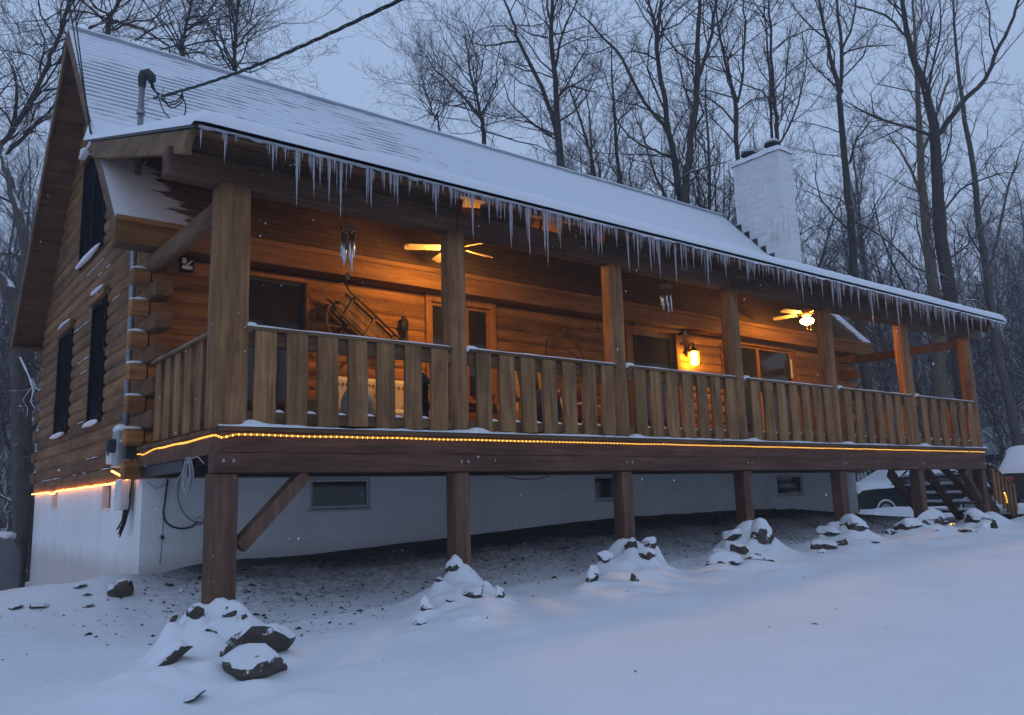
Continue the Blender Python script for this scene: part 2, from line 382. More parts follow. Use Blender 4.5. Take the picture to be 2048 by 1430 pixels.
M['barksnow']=bark_mat('snowy_bark',(.06,.052,.048),(.15,.128,.115),.38,.52)
M['twig']=bark_mat('twig',(.042,.027,.025),(.08,.052,.048),.66,.85)
M['twigsnow']=bark_mat('snowy_twig',(.055,.038,.034),(.10,.07,.065),.30,.48)
M['palebark']=bark_mat('pale_bark',(.12,.09,.06),(.24,.18,.125),.8,.95)
def rock_mat():
    m,nt,b=new_mat('rock'); P=pos(nt); col=ramp(nt,nz(nt,P,7,6,.65),[(.3,(.035,.03,.026)),(.55,(.085,.068,.055)),(.75,(.13,.10,.075))])
    g=nt.nodes.new('ShaderNodeNewGeometry'); sep=nt.nodes.new('ShaderNodeSeparateXYZ'); nt.links.new(g.outputs['Normal'],sep.inputs[0])
    v=math_(nt,'ADD',sep.outputs['Z'],math_(nt,'MULTIPLY',math_(nt,'SUBTRACT',nz(nt,P,14,5,.65),.5),1.3)); sf=ramp(nt,v,[(.42,(0,0,0)),(.52,(1,1,1))])
    nt.links.new(mixc(nt,sf,col,(.8,.82,.86)),b.inputs['Base Color']); b.inputs['Roughness'].default_value=.85
    bump(nt,b,nz(nt,P,16,6,.7),.8,.03); return m
M['rock']=rock_mat()
M['stone']=plain('bare_stone',(.05,.045,.042),.9,0,.4,9)
def ground_mat():
    m,nt,b=new_mat('snow_ground'); P=pos(nt); sep=nt.nodes.new('ShaderNodeSeparateXYZ'); nt.links.new(P,sep.inputs[0])
    X,Y=sep.outputs['X'],sep.outputs['Y']
    # bare earth in the strip the deck keeps dry, spread wider as painted under-deck darkness; fades out toward the open snow
    fx=ramp(nt,math_(nt,'DIVIDE',math_(nt,'ADD',X,1.2),20),[(.03,(0,0,0)),(.09,(1,1,1)),(.86,(1,1,1)),(.91,(0,0,0))])
    back=ramp(nt,math_(nt,'DIVIDE',Y,4),[(.69,(1,1,1)),(.705,(0,0,0))])
    yn=math_(nt,'ADD',Y,math_(nt,'MULTIPLY',math_(nt,'SUBTRACT',nz(nt,P,1.3,5,.6),.5),1.6))
    yn=math_(nt,'ADD',yn,math_(nt,'MULTIPLY',math_(nt,'SUBTRACT',nz(nt,P,16,4,.7),.5),1.9))
    xs=ramp(nt,math_(nt,'DIVIDE',X,8),[(0.0,(0,0,0)),(.8,(1,1,1))])
    yn=math_(nt,'ADD',yn,math_(nt,'MULTIPLY',xs,.35))
    fy=ramp(nt,math_(nt,'DIVIDE',yn,4),[(.24,(0,0,0)),(.40,(.55,.55,.55)),(.58,(1,1,1))])
    f=math_(nt,'MULTIPLY',math_(nt,'MULTIPLY',fx,back),fy)
    earth=ramp(nt,nz(nt,P,25,6,.7),[(.3,(.016,.011,.009)),(.6,(.045,.031,.026)),(.78,(.11,.085,.07))])
    sn=ramp(nt,nz(nt,P,.8,4),[(.3,(.78,.80,.84)),(.7,(.83,.85,.885))])
    nt.links.new(mixc(nt,math_(nt,'MULTIPLY',f,.96),sn,earth),b.inputs['Base Color'])
    b.inputs['Roughness'].default_value=.75; b.inputs['Specular IOR Level'].default_value=.25
    h=math_(nt,'ADD',math_(nt,'ADD',nz(nt,P,2.2,5,.5),math_(nt,'MULTIPLY',nz(nt,P,11,5,.65),.22)),math_(nt,'MULTIPLY',nz(nt,P,80,3),.05)); bump(nt,b,h,.5,.06); return m
M['ground']=ground_mat()
def ice_mat():
    m,nt,b=new_mat('ice'); P=pos(nt)
    nt.links.new(ramp(nt,nz(nt,P,12,3),[(.3,(.74,.70,.78)),(.7,(.92,.88,.93))]),b.inputs['Base Color'])
    b.inputs['Roughness'].default_value=.22; b.inputs['IOR'].default_value=1.31; b.inputs['Transmission Weight'].default_value=.6
    bump(nt,b,nz(nt,mapped(nt,P,(30,30,6)),2,4),.5,.01); return m
M['ice']=ice_mat()
def emit(name,col,st,base=(.5,.3,.1)):
    m,nt,b=new_mat(name); b.inputs['Base Color'].default_value=(*base,1); b.inputs['Emission Color'].default_value=(*col,1); b.inputs['Emission Strength'].default_value=st; return m
WARM=(1,.52,.13)
M['fanlight']=emit('fan_lamp_glass',(1,.48,.085),300)
M['sconce']=emit('lantern_bulb',(1,.50,.045),150)
M['led']=emit('rope_bulb',(1,.52,.07),9)
M['rope']=emit('rope_tube',(1,.42,.03),.55,(.6,.35,.08))
M['ropeo']=emit('rope_tube_bright',(1,.36,.07),7,(.6,.35,.08))
# ------------------------------------------------------------------ world, sun, camera
w=bpy.data.worlds.new('World'); S.world=w; w.use_nodes=True; nt=w.node_tree; nt.nodes.clear()
wo=nt.nodes.new('ShaderNodeOutputWorld'); bg=nt.nodes.new('ShaderNodeBackground'); nt.links.new(bg.outputs[0],wo.inputs[0])
sky=nt.nodes.new('ShaderNodeTexSky'); sky.sky_type='NISHITA'; sky.sun_disc=False; sky.sun_elevation=math.radians(6); sky.sun_rotation=math.radians(215); sky.air_density=2; sky.dust_density=1; sky.ozone_density=4
# overcast layer: even pale blue cloud that hides most of the clear sky, a little lighter low down
tc=nt.nodes.new('ShaderNodeTexCoord'); sp=nt.nodes.new('ShaderNodeSeparateXYZ'); nt.links.new(tc.outputs['Generated'],sp.inputs[0])
cn=nt.nodes.new('ShaderNodeTexNoise'); cn.inputs['Scale'].default_value=1.6; cn.inputs['Detail'].default_value=4; nt.links.new(tc.outputs['Generated'],cn.inputs['Vector'])
zf=math_(nt,'ADD',sp.outputs['Z'],math_(nt,'MULTIPLY',math_(nt,'SUBTRACT',cn.outputs[0],.5),.25))
cloud=ramp(nt,zf,[(0,(5.1,6.5,9.0)),(.3,(4.5,5.95,8.6)),(.8,(4.0,5.4,8.3))])
cc=mixc(nt,.93,sky.outputs[0],cloud); nt.links.new(cc,bg.inputs[0]); bg.inputs[1].default_value=.1
sl=bpy.data.lights.new('sun','SUN'); sl.energy=.10; sl.angle=math.radians(40); sl.color=(.80,.87,1)
so=bpy.data.objects.new('sun',sl); C.objects.link(so); so.rotation_euler=(math.radians(48),0,math.radians(-35))
cam=bpy.data.cameras.new('camera'); co=bpy.data.objects.new('camera',cam); C.objects.link(co)
cam.sensor_width=36; cam.lens=36*F/2048; cam.clip_end=2000; cam.clip_start=.05
co.matrix_world=Matrix((( CR.x,CU.x,-CD.x,CP.x),(CR.y,CU.y,-CD.y,CP.y),(CR.z,CU.z,-CD.z,CP.z),(0,0,0,1)))
S.camera=co
S.view_settings.view_transform='Standard'; S.view_settings.look='None'; S.view_settings.exposure=0; S.view_settings.gamma=1
S.cycles.use_denoising=True
try: S.cycles.denoiser='OPENIMAGEDENOISE'
except Exception: pass
S.cycles.max_bounces=7; S.cycles.diffuse_bounces=3; S.cycles.glossy_bounces=3; S.cycles.transmission_bounces=5; S.cycles.transparent_max_bounces=6; S.cycles.volume_bounces=0
S.cycles.sample_clamp_indirect=4
S.cycles.caustics_reflective=False; S.cycles.caustics_refractive=False
exec_order=None
# ================================================================== SNOW HEAPS (terrain bumps) and rocks
# (pixel of rock centre, half width px, half height px, group index) measured on the photo; depth found on the ground
# each heap: (base px, base py, top px, top py, half width px); its slope runs from the snow up to its deck post
heaps=[(420,1402,440,1208,168),(930,1268,925,1150,104),(1262,1200,1262,1086,92),(1500,1150,1500,1050,84),(1690,1116,1695,1046,84),(1850,1086,1855,1032,72),(1965,1078,1972,1026,62)]
HEAPD=[]
def hbump(x,y,h,r):
    for i in range(int((x-2*r)//.5),int((x+2*r)//.5)+1):
        for j in range(int((y-2*r)//.5),int((y+2*r)//.5)+1): HB.setdefault((i,j),[]).append((x,y,h,r))
R3=random.Random(17)
for (bx,by,tx,ty,hw) in heaps:
    pb=on_ground(bx,by); db=(pb-CP).dot(CD); q=on('y',(-.42 if bx<500 else -.36),tx,ty); dt=(q-CP).dot(CD); HEAPD.append((bx,by,tx,ty,hw,db,dt))
    for v in range(0,7):
        for u in range(-3,4):
            f=v/6; U_=u/3
            px=bx+(tx-bx)*f+U_*hw*(1-.50*f)+R3.uniform(-.1,.1)*hw; py=by+(ty-by)*f*(1-.30*U_*U_)
            dd=db+(dt-db)*f; p=atd(px,py,dd); h=p.z-g0(p.x,p.y)+.025+R3.uniform(-.07,.045)
            if h>.01: hbump(p.x,p.y,h,R3.uniform(.12,.19)*(1+.25*(dd-7)/6))
BUMPS.append((19.2,4.3,.26,1.8,.7)); BUMPS.append((20.6,3.4,.22,1.5,.7))
def heap_depth(px,py):
    best=None
    for (bx,by,tx,ty,hw,db,dt) in HEAPD:
        if abs(px-bx)<hw*1.25 and ty-22<=py<=by+8:
            f=max(0,min(1,(py-by)/(ty-by))); best=db+(dt-db)*f
    return best
rk_where=['by the nearest deck post','by the second deck post','by the third deck post','by the fourth deck post','by the fifth deck post','below the sixth deck post','beside the bottom of the stairs']
R0=rk_where
rocks=[
(514,1298,100,60,'long dark slab tilting out of the snow heap '+R0[0],.42,0),
(506,1346,96,66,'large squared brown boulder, lowest '+R0[0],.0,0),
(392,1230,30,26,'small mossy stone beside the nearest deck post',0,0),
(458,1232,26,15,'small brown stone showing high in the snow heap '+R0[0],0,0),
(490,1240,12,26,'thin upright stone sliver '+R0[0],.2,0),
(415,1268,30,18,'small wedge of stone half buried midway up the heap '+R0[0],.35,0),
(330,1322,84,26,'long low stone slab leaning in snow left of the heap '+R0[0],.5,1),
(258,1362,24,10,'tip of a buried stone, farthest left of the heap '+R0[0],.5,0),
(448,1342,24,16,'small grey stone wedged left of the squared boulder',0,0),
(344,1248,10,26,'thin leaning stone sticking up behind the heap '+R0[0],-.5,0),
(380,1400,50,10,'ice crusted stone edge low in front of the heap '+R0[0],.35,0),
(852,1222,22,28,'dark rounded stone on the near side of the heap '+R0[1],0,1),
(1000,1196,20,24,'squared stone on the right shoulder of the heap '+R0[1],.2,1),
(974,1178,16,16,'small stone high on the heap '+R0[1],0,1),
(880,1166,16,14,'small brown stone just left of the second deck post',0,0),
(899,1210,14,14,'small dark stone in the middle of the heap '+R0[1],0,0),
(940,1192,50,24,'frost speckled stone in the middle of the heap '+R0[1],.1,0),
(936,1250,56,14,'low flat stone at the front of the heap '+R0[1],.25,1),
(912,1146,30,40,'snow capped pointed stone leaning on the second deck post',.1,1),
(842,1252,22,28,'small snowy stone lowest on the near side of the heap '+R0[1],0,1),
(1261,1097,20,34,'upright oval stone against the third deck post',0,0),
(1296,1112,24,24,'snow capped stone right of the third deck post',0,1),
(1211,1120,30,20,'dark flat stone left of the third deck post',-.3,1),
(1182,1164,22,34,'leaning snow covered slab on the near side of the heap '+R0[2],-.3,1),
(1268,1164,14,26,'thin dark stone edge low in the heap '+R0[2],.4,0),
(1240,1188,34,8,'thin flat stone in front of the heap '+R0[2],.1,0),
(1300,1090,26,20,'snowy stone behind and right of the third deck post',0,1),
(1452,1128,62,26,'flat stone with snow pillow, front left of the heap '+R0[3],.1,1),
(1518,1118,56,22,'broad speckled stone, front right of the heap '+R0[3],-.1,0),
(1480,1100,34,26,'reddish stone tilting in the middle of the heap '+R0[3],-.7,0),
(1466,1074,28,20,'snow capped stone left of the fourth deck post',.3,1),
(1511,1078,14,12,'small dark stone right of the fourth deck post',0,0),
(1530,1078,40,46,'large snow covered boulder right of the fourth deck post',0,1),
(1436,1106,18,12,'small stone at the left edge of the heap '+R0[3],0,0),
(1710,1060,44,34,'large brown boulder right of the fifth deck post',0,1),
(1650,1096,48,20,'flat dark stone at the front left of the heap '+R0[4],0,1),
(1688,1090,22,20,'brown stone in the middle of the heap '+R0[4],.2,0),
(1660,1064,36,16,'snow capped stone left of the fifth deck post',0,1),
(1646,1108,14,8,'small round stone in front of the heap '+R0[4],0,1),
(1752,1086,12,8,'small stone at the right end of the heap '+R0[4],0,0),
(1820,1058,42,26,'layered snowy rock left of the sixth deck post foot',0,1),
(1862,1046,56,34,'big snow covered boulder just right of the sixth deck post foot',0,1),
(1784,1068,20,12,'small flat dark stone left of the layered snowy rock',0,0),
(1875,1070,16,14,'dark squared stone in the snow in front of the big boulder',0,0),
(1901,1074,10,9,'tiny dark stone right of the squared stone near the stairs',0,0),
(1958,1040,50,26,'snow capped flat boulder '+R0[6],0,1),
(1965,1060,30,14,'low dark stone under the flat boulder near the stairs',.2,1),
(1990,1055,12,26,'dark upright stone edge by the round planter',0,0),
(1935,1064,26,12,'small reddish stone in front of the stairs foot',0,0),
(237,1183,36,38,'brown pointed rock beside the white foundation corner',-.3,0),
(160,1174,18,8,'tiny dark stone against the white foundation wall',.3,0),
(30,1216,26,8,'dark stone at the left edge poking from the snow bank',.2,0),
(75,1214,34,10,'low dark stone in the snow bank before the foundation',0,0),
(175,1213,16,6,'flat stone sliver in the snow before the foundation',.1,0),
]
for (px,py,wp,hp,lab,tl,cp) in rocks:
    t=heap_depth(px,py)
    if t is None: continue
    p=atd(px,py+hp*.12,t); w=wp*t/F; h=p.z-g0(p.x,p.y)
    if h>.0:
        B_=Vector((CD.x,CD.y,0)).normalized()
        q=p+B_*w*.34; hbump(q.x,q.y,max(.03,h+hp*t/F*.26),max(.11,w*.60))
        for sg in (-1,1): q=p+Vector((CR.x,CR.y,0))*sg*w*.48; hbump(q.x,q.y,max(.02,h+hp*t/F*.08),max(.09,w*.34))
hbump(17.0,-.75,.30,.5); hbump(16.4,-.45,.2,.4)
for (px,py,h,rx,ry) in [(300,1375,.10,.4,.35),(70,1190,.10,.5,.4),(230,1178,.12,.45,.35),(150,1200,.08,.6,.35)]:
    p=on_ground(px,py); BUMPS.append((p.x,p.y,h,rx,ry))
def on_terrain(px,py):
    q=ray(px,py); t=2.0
    while t<120:
        p=CP+q*t
        if p.z<=ground(p.x,p.y): return p,t
        t+=.02 if t<25 else .3
    return CP+q*t,t
# ------------------------------------------------------------------ ground sheet
def axis_vals(a,b,fine,lo,hi):
    v=[]; x=a
    while x<b: v.append(x); x+=fine
    v.append(b); st=fine; x=a; left=[]
    while x>lo: st*=1.17; x-=st; left.append(x)
    st=fine; x=b; right=[]
    while x<hi: st*=1.17; x+=st; right.append(x)
    return left[::-1]+v+right
xs=axis_vals(-4.0,18.3,.05,-120,190); ys=axis_vals(-4.3,3.0,.045,-110,200)
gm=MB()
for y in ys:
    for x in xs: gm.v.append((x,y,ground(x,y)))
nx=len(xs)
for j in range(len(ys)-1):
    for i in range(nx-1):
        a=j*nx+i; gm.f.append((a,a+1,a+nx+1,a+nx)); gm.m.append(0)
g=gm.build('snow_ground',M['ground'],smooth=True); tag(g,'snow covered ground sloping past the cabin, bare under the deck','ground',kind='structure')
# ------------------------------------------------------------------ loose stones
st=MB()
R2=random.Random(3)
for i in range(12000):
    x=R2.uniform(-1.6,15.5); y=R2.uniform(-.9,2.72)
    pr=ss(-.6,2.2,y+ (0.9 if x<1.6 else 0)*ss(-1.6,.2,x))*(.10 if x<-.2 else 1)
    if x<0 and y>2.2: continue
    cl_=.5+.9*noise.noise(Vector((x*1.1,y*1.1,5)))+.5*noise.noise(Vector((x*3.5,y*3.5,8)))
    if R2.random()>(pr*.9+.015)*max(0.06,cl_*1.9): continue
    z=ground(x,y); s=.005+R2.expovariate(1/.0065); s=min(s,.045); a=R2.uniform(0,PI); e=R2.uniform(.5,1.8)
    vs=[(x+s*e*math.cos(a+k*PI/2)*(1 if k%2==0 else .6),y+s*e*math.sin(a+k*PI/2)*(1 if k%2==0 else .6),z+R2.uniform(-.1,.4)*s) for k in range(4)]+[(x+R2.uniform(-.3,.3)*s,y,z+s*.7)]
    st.add(vs,[(0,1,4),(1,2,4),(2,3,4),(3,0,4)])
tag(st.build('gravel',M['stone']),'scattered dark gravel and leaf bits poking through thin snow under the deck','gravel',kind='stuff')
# ------------------------------------------------------------------ rocks
rock_n=0
def rock(px,py,wpx,hpx,label,tilt=0,cap=True,seed=None,depth=.8,ang=.35,lift=0,tl=0,mat=None):
    global rock_n
    rock_n+=1; seed=seed or rock_n
    t=heap_depth(px,py)
    if t is None: p,t=on_terrain(px,py+hpx*.25)
    q=atd(px,py,t*1.0)
    w=wpx*t/F; h=hpx*t/F
    c=Vector((q.x,q.y,q.z+lift+.010))+Vector((CD.x,CD.y,0))*w*.10
    o=thing('rock',(c.x,c.y,c.z-h*.4),label,'rock')
    bm=bmesh.new(); bmesh.ops.create_icosphere(bm,subdivisions=3,radius=1); rr=random.Random(seed)
    planes=[(Vector((rr.gauss(0,1),rr.gauss(0,1),rr.gauss(0,1))).normalized(),rr.uniform(.52,.84)) for _ in range(13)]
    Rz=Matrix.Rotation(rr.uniform(-.25,.25),3,'Z')
    vr=Vector((CR.x,CR.y,0)).normalized(); vf=Vector((CD.x,CD.y,0)).normalized()
    for v in bm.verts:
        d=v.co.copy()
        for n_,k in planes:
            e=d.dot(n_)
            if e>k: d-=n_*(e-k)
        d*=1+.10*noise.noise(d*2.2+Vector((seed,seed*2,0)))
        v.co=d
    def place(d,sx=1,sy=1,sz=1,off=0):
        a=d.x*w*.62*sx; b=d.y*w*.62*depth*sy; e=d.z*h*.62*sz
        a2=a*math.cos(tilt)-e*math.sin(tilt); e2=a*math.sin(tilt)+e*math.cos(tilt)
        return c+vr*a2+vf*b+Vector((0,0,e2+off))
    vs=[v.co.copy() for v in bm.verts]; fs=[[v.index for v in f.verts] for f in bm.faces]; bm.free()
    m=MB(); m.add([place(v) for v in vs],fs); m.build('stone',mat or M['rock'],o,smooth=False)
    if cap:
        pv=[]
        for v in vs:
            thr=.22+.6*noise.noise(v*2.3+Vector((seed*1.7,0,3))); k=ss(thr-.05,thr+.16,v.z)
            pv.append(place(v*(.93+.11*k),off=k*(.012+h*.09*max(0,v.z))))
        m=MB(); m.add(pv,fs)
        m.build('snow_cap',M['snow'],o,smooth=True)
    return o
for (px,py,wp,hp,lab,tl,cp) in rocks: rock(px,py,wp*(1.3 if wp>80 else 1.2),hp*(1.3 if wp>80 else 1.2),lab,tilt=tl,cap=bool(cp))
# ================================================================== LOG CABIN
cabin=thing('log_cabin',(L/2,(D+YB)/2,FT),'log cabin with steep snow dusted roof, white foundation and tall chimney','house')
HC=.19
def opening_skip(op,u,z): return any(a<u<b and c<z<d for a,b,c,d in op)
def course_wall(mb,axis,plane,sgn,u0,u1,z0,z1,op,clip=None,bul=.05):
    i=0; z=z0
    while z<z1-1e-6:
        K=7
        for k in range(K):
            za=z+HC*k/K; zb=z+HC*(k+1)/K
            if za>=z1: break
            zm=(za+zb)/2
            oa=bul*(max(0,math.sin(PI*k/K))**.45); ob=bul*(max(0,math.sin(PI*(k+1)/K))**.45)
            a,b=(u0,u1) if clip is None else clip(zm)
            if b<=a: continue
            cuts=[a,b]
            for (p,q,r,s_) in op:
                if r<zm<s_: cuts+= [min(max(p,a),b),min(max(q,a),b)]
            cuts=sorted(cuts)
            for c0,c1 in zip(cuts,cuts[1:]):
                if c1-c0<1e-4 or opening_skip(op,(c0+c1)/2,zm): continue
                if axis=='x': vs=[(c0,plane+sgn*oa,za),(c1,plane+sgn*oa,za),(c1,plane+sgn*ob,zb),(c0,plane+sgn*ob,zb)]
                else: vs=[(plane+sgn*oa,c0,za),(plane+sgn*oa,c1,za),(plane+sgn*ob,c1,zb),(plane+sgn*ob,c0,zb)]
                mb.add(vs,[(0,1,2,3)])
        z+=HC; i+=1
ZP=FT+14*HC   # 2.305 plate
def log_prism(mb,a,b,h,wd):
    # rounded log between a and b along x or y
    mb.tube([a,b],h/2*1.06,n=14,sq=3.2)
op_front=[(.92,1.93,.02,2.2),(3.9,4.98,.78,2.2),(8.06,9.27,.02,2.25),(11.0,13.02,.02,2.22)]
wm=MB(); course_wall(wm,'x',D,-1,0.0,L,FT,ZP+.0,op_front,bul=.032)
for i in range(14):
    z=FT+HC*(i+.5)
    if i%2==0:
        wm.tube([(-.21,D+.05,z),(-.2,D+.05,z),(-.02,D+.05,z)],[.09,.1,.1],n=14,sq=4); wm.tube([(L+.02,D+.06,z),(L+.42,D+.06,z)],.103,n=14,sq=3)
wm.build('front_wall',M['log'],cabin,smooth=False)
RY=6.377; RZ=6.886; EY=2.47; EZ=2.60; SL=(RZ-EZ)/(RY-EY)
def gclip(z):
    # gable wall limits under the roof
    zz=z+.12
    if zz<EZ+(D-EY)*SL: return (D,YB)
    t=(zz-EZ)/SL+EY; return (t,2*RY-t)
op_g=[(4.85,5.72,.5,2.25),(7.15,8.27,.52,2.2),(5.32,6.95,3.1,4.85)]
wm=MB(); course_wall(wm,'y',0,-1,D,YB,FT,6.8,op_g,gclip,bul=.035)
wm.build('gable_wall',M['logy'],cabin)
for i in range(1,14,2):
    z=FT+HC*(i+.5)
    for X in (.058,L-.10):
        wm=MB(); wm.tube([(X,D-.37,z),(X,D-.355,z),(X,D+.1,z)],[.088,.1,.1],n=24,sq=7); wm.build('log_end',M['logend'],cabin)
        wm=MB(); wm.tube([(X,YB-.02,z),(X,YB+.42,z)],.1,n=24,sq=7); wm.build('log_end',M['logend'],cabin)
# back and right walls
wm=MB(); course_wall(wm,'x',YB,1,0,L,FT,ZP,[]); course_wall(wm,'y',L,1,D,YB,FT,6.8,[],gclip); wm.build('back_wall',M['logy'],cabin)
# snow ledges on log ends
lm=MB()
for i in range(2,13,2):
    z=FT+HC*(i+1)
    lm=MB(); lm.blob((-.12,D+.03,z+.010),.10,.09,.020,seed=i,amp=.35,sub=2); lm.build('log_snow',M['snow'],cabin,smooth=True)
for i in range(1,13,2):
    z=FT+HC*(i+1)
    lm=MB(); lm.blob((.08,YB+.22,z+.02),.09,.17,.035,seed=i,amp=.3,sub=2); lm.build('log_snow',M['snow'],cabin,smooth=True)
lm=MB()
for zi,a,b in [(0,3.9,10),(1,5,6.5),(12,4.2,7.6),(13,4.0,7.0),(14,4.3,6.2),(15,4.6,6),(11,6.2,7.1),(10,4.0,4.7),(9,5.8,6.9),(8,6,7),(5,8.4,9.3),(4,6,6.8),(2,8.5,9.4),(16,5,6.6)]:
    z=FT+HC*(zi+1); y=a
    while y<b:
        ln=U(.2,.7); 
        if random.random()<.32: lm.tube([(-.022,y,z+.002),(-.026,y+ln*.5,z+.004),(-.022,min(y+ln,b),z+.002)],[.003,.008,.003],n=6)
        y+=ln
lm.build('ledge_snow',M['snow'],cabin,smooth=True)
# foundation: white masonry with recesses
fm=MB()
def wall_holes(mb,axis,plane,u0,u1,z0,z1,holes,depth,inn):
    us=sorted(set([u0,u1]+[h[0] for h in holes]+[h[1] for h in holes])); zs=sorted(set([z0,z1]+[h[2] for h in holes]+[h[3] for h in holes]))
    def P(u,z,d=0): return (u,plane+inn*d,z) if axis=='x' else (plane+inn*d,u,z)
    for a,b in zip(us,us[1:]):
        for c,d in zip(zs,zs[1:]):
            if any(h[0]<(a+b)/2<h[1] and h[2]<(c+d)/2<h[3] for h in holes): continue
            mb.add([P(a,c),P(b,c),P(b,d),P(a,d)],[(0,1,2,3)])
    for h in holes:
        a,b,c,d=h
        mb.add([P(a,c),P(b,c),P(b,d),P(a,d),P(a,c,depth),P(b,c,depth),P(b,d,depth),P(a,d,depth)],[(0,1,5,4),(1,2,6,5),(2,3,7,6),(3,0,4,7)])
bw=[(2.05,2.92,-.77,-.37),(7.09,7.97,-.78,-.37),(12.18,13.10,-.80,-.39)]
wall_holes(fm,'x',D,0,L,-2.6,FT,bw,.12,1)
gv=[(7.82,8.32,-.66,-.37),(4.25,4.74,-.70,-.38)]
wall_holes(fm,'y',0,D,YB,-3,FT,gv,.14,1)
fm.add([(L,D,-2.6),(L,YB,-3),(L,YB,FT),(L,D,FT)],[(0,1,2,3)]); fm.add([(0,YB,-3),(L,YB,-3),(L,YB,FT),(0,YB,FT)],[(0,1,2,3)])
fm.add([(0,D,FT),(L,D,FT),(L,YB,FT),(0,YB,FT)],[(0,1,2,3)])
fm.build('foundation',M['masonry'],cabin)
for k,(a,b,c,d) in enumerate(bw):
    f=MB(); t=.045
    for (x0,x1,z0,z1) in ((a+.006,b-.006,c+.006,c+t),(a+.006,b-.006,d-t,d-.006),(a+.006,a+t,c+t,d-t),(b-t,b-.006,c+t,d-t)): f.box(x0,x1,D+.02,D+.075,z0,z1,.004)
    f.box(a-.03,b+.03,D-.03,D+.01,c-.035,c-.004,.004)
    wf=f.build('basement_window',M['vinyl'],cabin)
    f=MB(); f.box(a+t,b-t,D+.045,D+.055,c+t,d-t); f.build('pane',M['glass'],wf)
for (a,b,c,d) in gv:
    f=MB(); f.box(.09,.13,a+.004,b-.004,c+.004,d-.004); vv=f.build('vent_board',M['stainy'],cabin)
    f=MB(); f.blob((.03,(a+b)/2,c+.012),.05,(b-a)*.45,.018,seed=3,sub=2); f.build('sill_snow',M['snow'],vv,smooth=True)
# windows / doors of the front wall
def framed(name,a,b,c,d,fw=.1,proud=.085,mull=None,mat=None,panemat=None,inner=.045,split=None,label=None):
    f=MB(); y0=D-proud; y1=D+.04
    f.box(a-fw,b+fw,y0,y1,d,d+fw*1.1,.006); f.box(a-fw,a,y0+.003,y1,c,d,.006); f.box(b,b+fw,y0+.003,y1,c,d,.006)
    if c>.3: f.box(a-fw-.02,b+fw+.02,y0-.03,y1,c-fw*.7,c,.006)
    w_=f.build(name,mat or M['trimz'],cabin)
    if label: w_['label']=label
    f=MB(); xs_=[a,b] if not split else [a,split,b]
    for p,q in zip(xs_,xs_[1:]):
        i=inner; f.box(p+.002,p+i,D-.02,D+.03,c+.002,d-.002); f.box(q-i,q-.002,D-.02,D+.03,c+.002,d-.002); f.box(p+i,q-i,D-.02,D+.03,d-i,d-.002); f.box(p+i,q-i,D-.02,D+.03,c+.002,c+i)
    f.build('sash',panemat or M['trimz'],w_)
    f=MB()
    for p,q in zip(xs_,xs_[1:]): f.box(p+inner,q-inner,D+.0,D+.012,c+inner,d-inner)
    f.build('pane',M['glass'],w_)
    return w_
framed('sliding_door',.92,1.93,.03,2.2,fw=.05,panemat=M['darkplastic'])
framed('window',3.9,4.98,.78,2.2,split=4.55)
dr=framed('door',8.06,9.27,.03,2.25,inner=.11,panemat=M['old'])
f=MB(); f.lathe((8.2,D-.06,1.0),[(0,-.0),(.025,.0),(.03,.03),(0,.05)],12,Vector((0,-1,0))); f.build('handle',M['brass'],dr,smooth=True)
f=MB(); f.box(8.1,9.36,D-.16,D-.087,2.26,2.40,.01); f.build('screen_roller',M['trim'],dr)
f=MB(); f.box(9.34,9.46,D-.2,D-.087,2.2,2.42,.01); f.build('roller_housing',M['darkplastic'],dr)
framed('glass_door',11.0,13.02,.03,2.22,split=11.85)
# carved trim board and thermometer
f=MB()
def carved(u,v):
    z=.25+v*1.95; x=10.72+ (u-.5)*.13+ .018*math.sin(z*22); return (x,D-.07,z)
f.grid(carved,3,80); f.add([(10.66,D-.068,.25),(10.79,D-.068,.25),(10.79,D-.04,.25),(10.66,D-.04,.25)],[(0,1,2,3)])
tb=f.build('carved_trim_board',M['trimz'],cabin); md=tb.modifiers.new('s','SOLIDIFY'); md.thickness=.03
# gable windows
for k,(a,b,c,d) in enumerate(op_g):
    f=MB(); x0,x1=-.055,.03; fw=.055
    f.box(x0,x1,a,a+fw,c,d,.004); f.box(x0,x1,b-fw,b,c,d,.004); f.box(x0,x1,a+fw,b-fw,d-fw,d,.004); f.box(x0-.02,x1,a+fw,b-fw,c,c+fw,.004)
    if k==2: f.box(x0+.01,x1,(a+b)/2-.04,(a+b)/2+.04,c+fw,d-fw,.004)
    wf=f.build('gable_window',M['darktrim'],cabin)
    f=MB(); f.box(-.012,0,a+fw,b-fw,c+fw,d-fw); f.build('pane',M['screen'],wf)
    f=MB(); f.box(-.10,-.036,a-.05,b+.05,d+.012,d+.13,.006); f.build('head_trim',M['logy'],wf)
    f=MB()
    f.blob((-.085,(a+b)/2,c+.0),.045,(b-a)*.52,.035,seed=k+4,amp=.3,sub=3)
    f.build('sill_snow',M['snow'],wf,smooth=True); f=MB()
    f.blob((-.075,(a+b)/2,d+.15),.05,(b-a)*.46,.028,seed=k+9,amp=.2,sub=3)
    f.build('head_snow',M['snow'],wf,smooth=True)
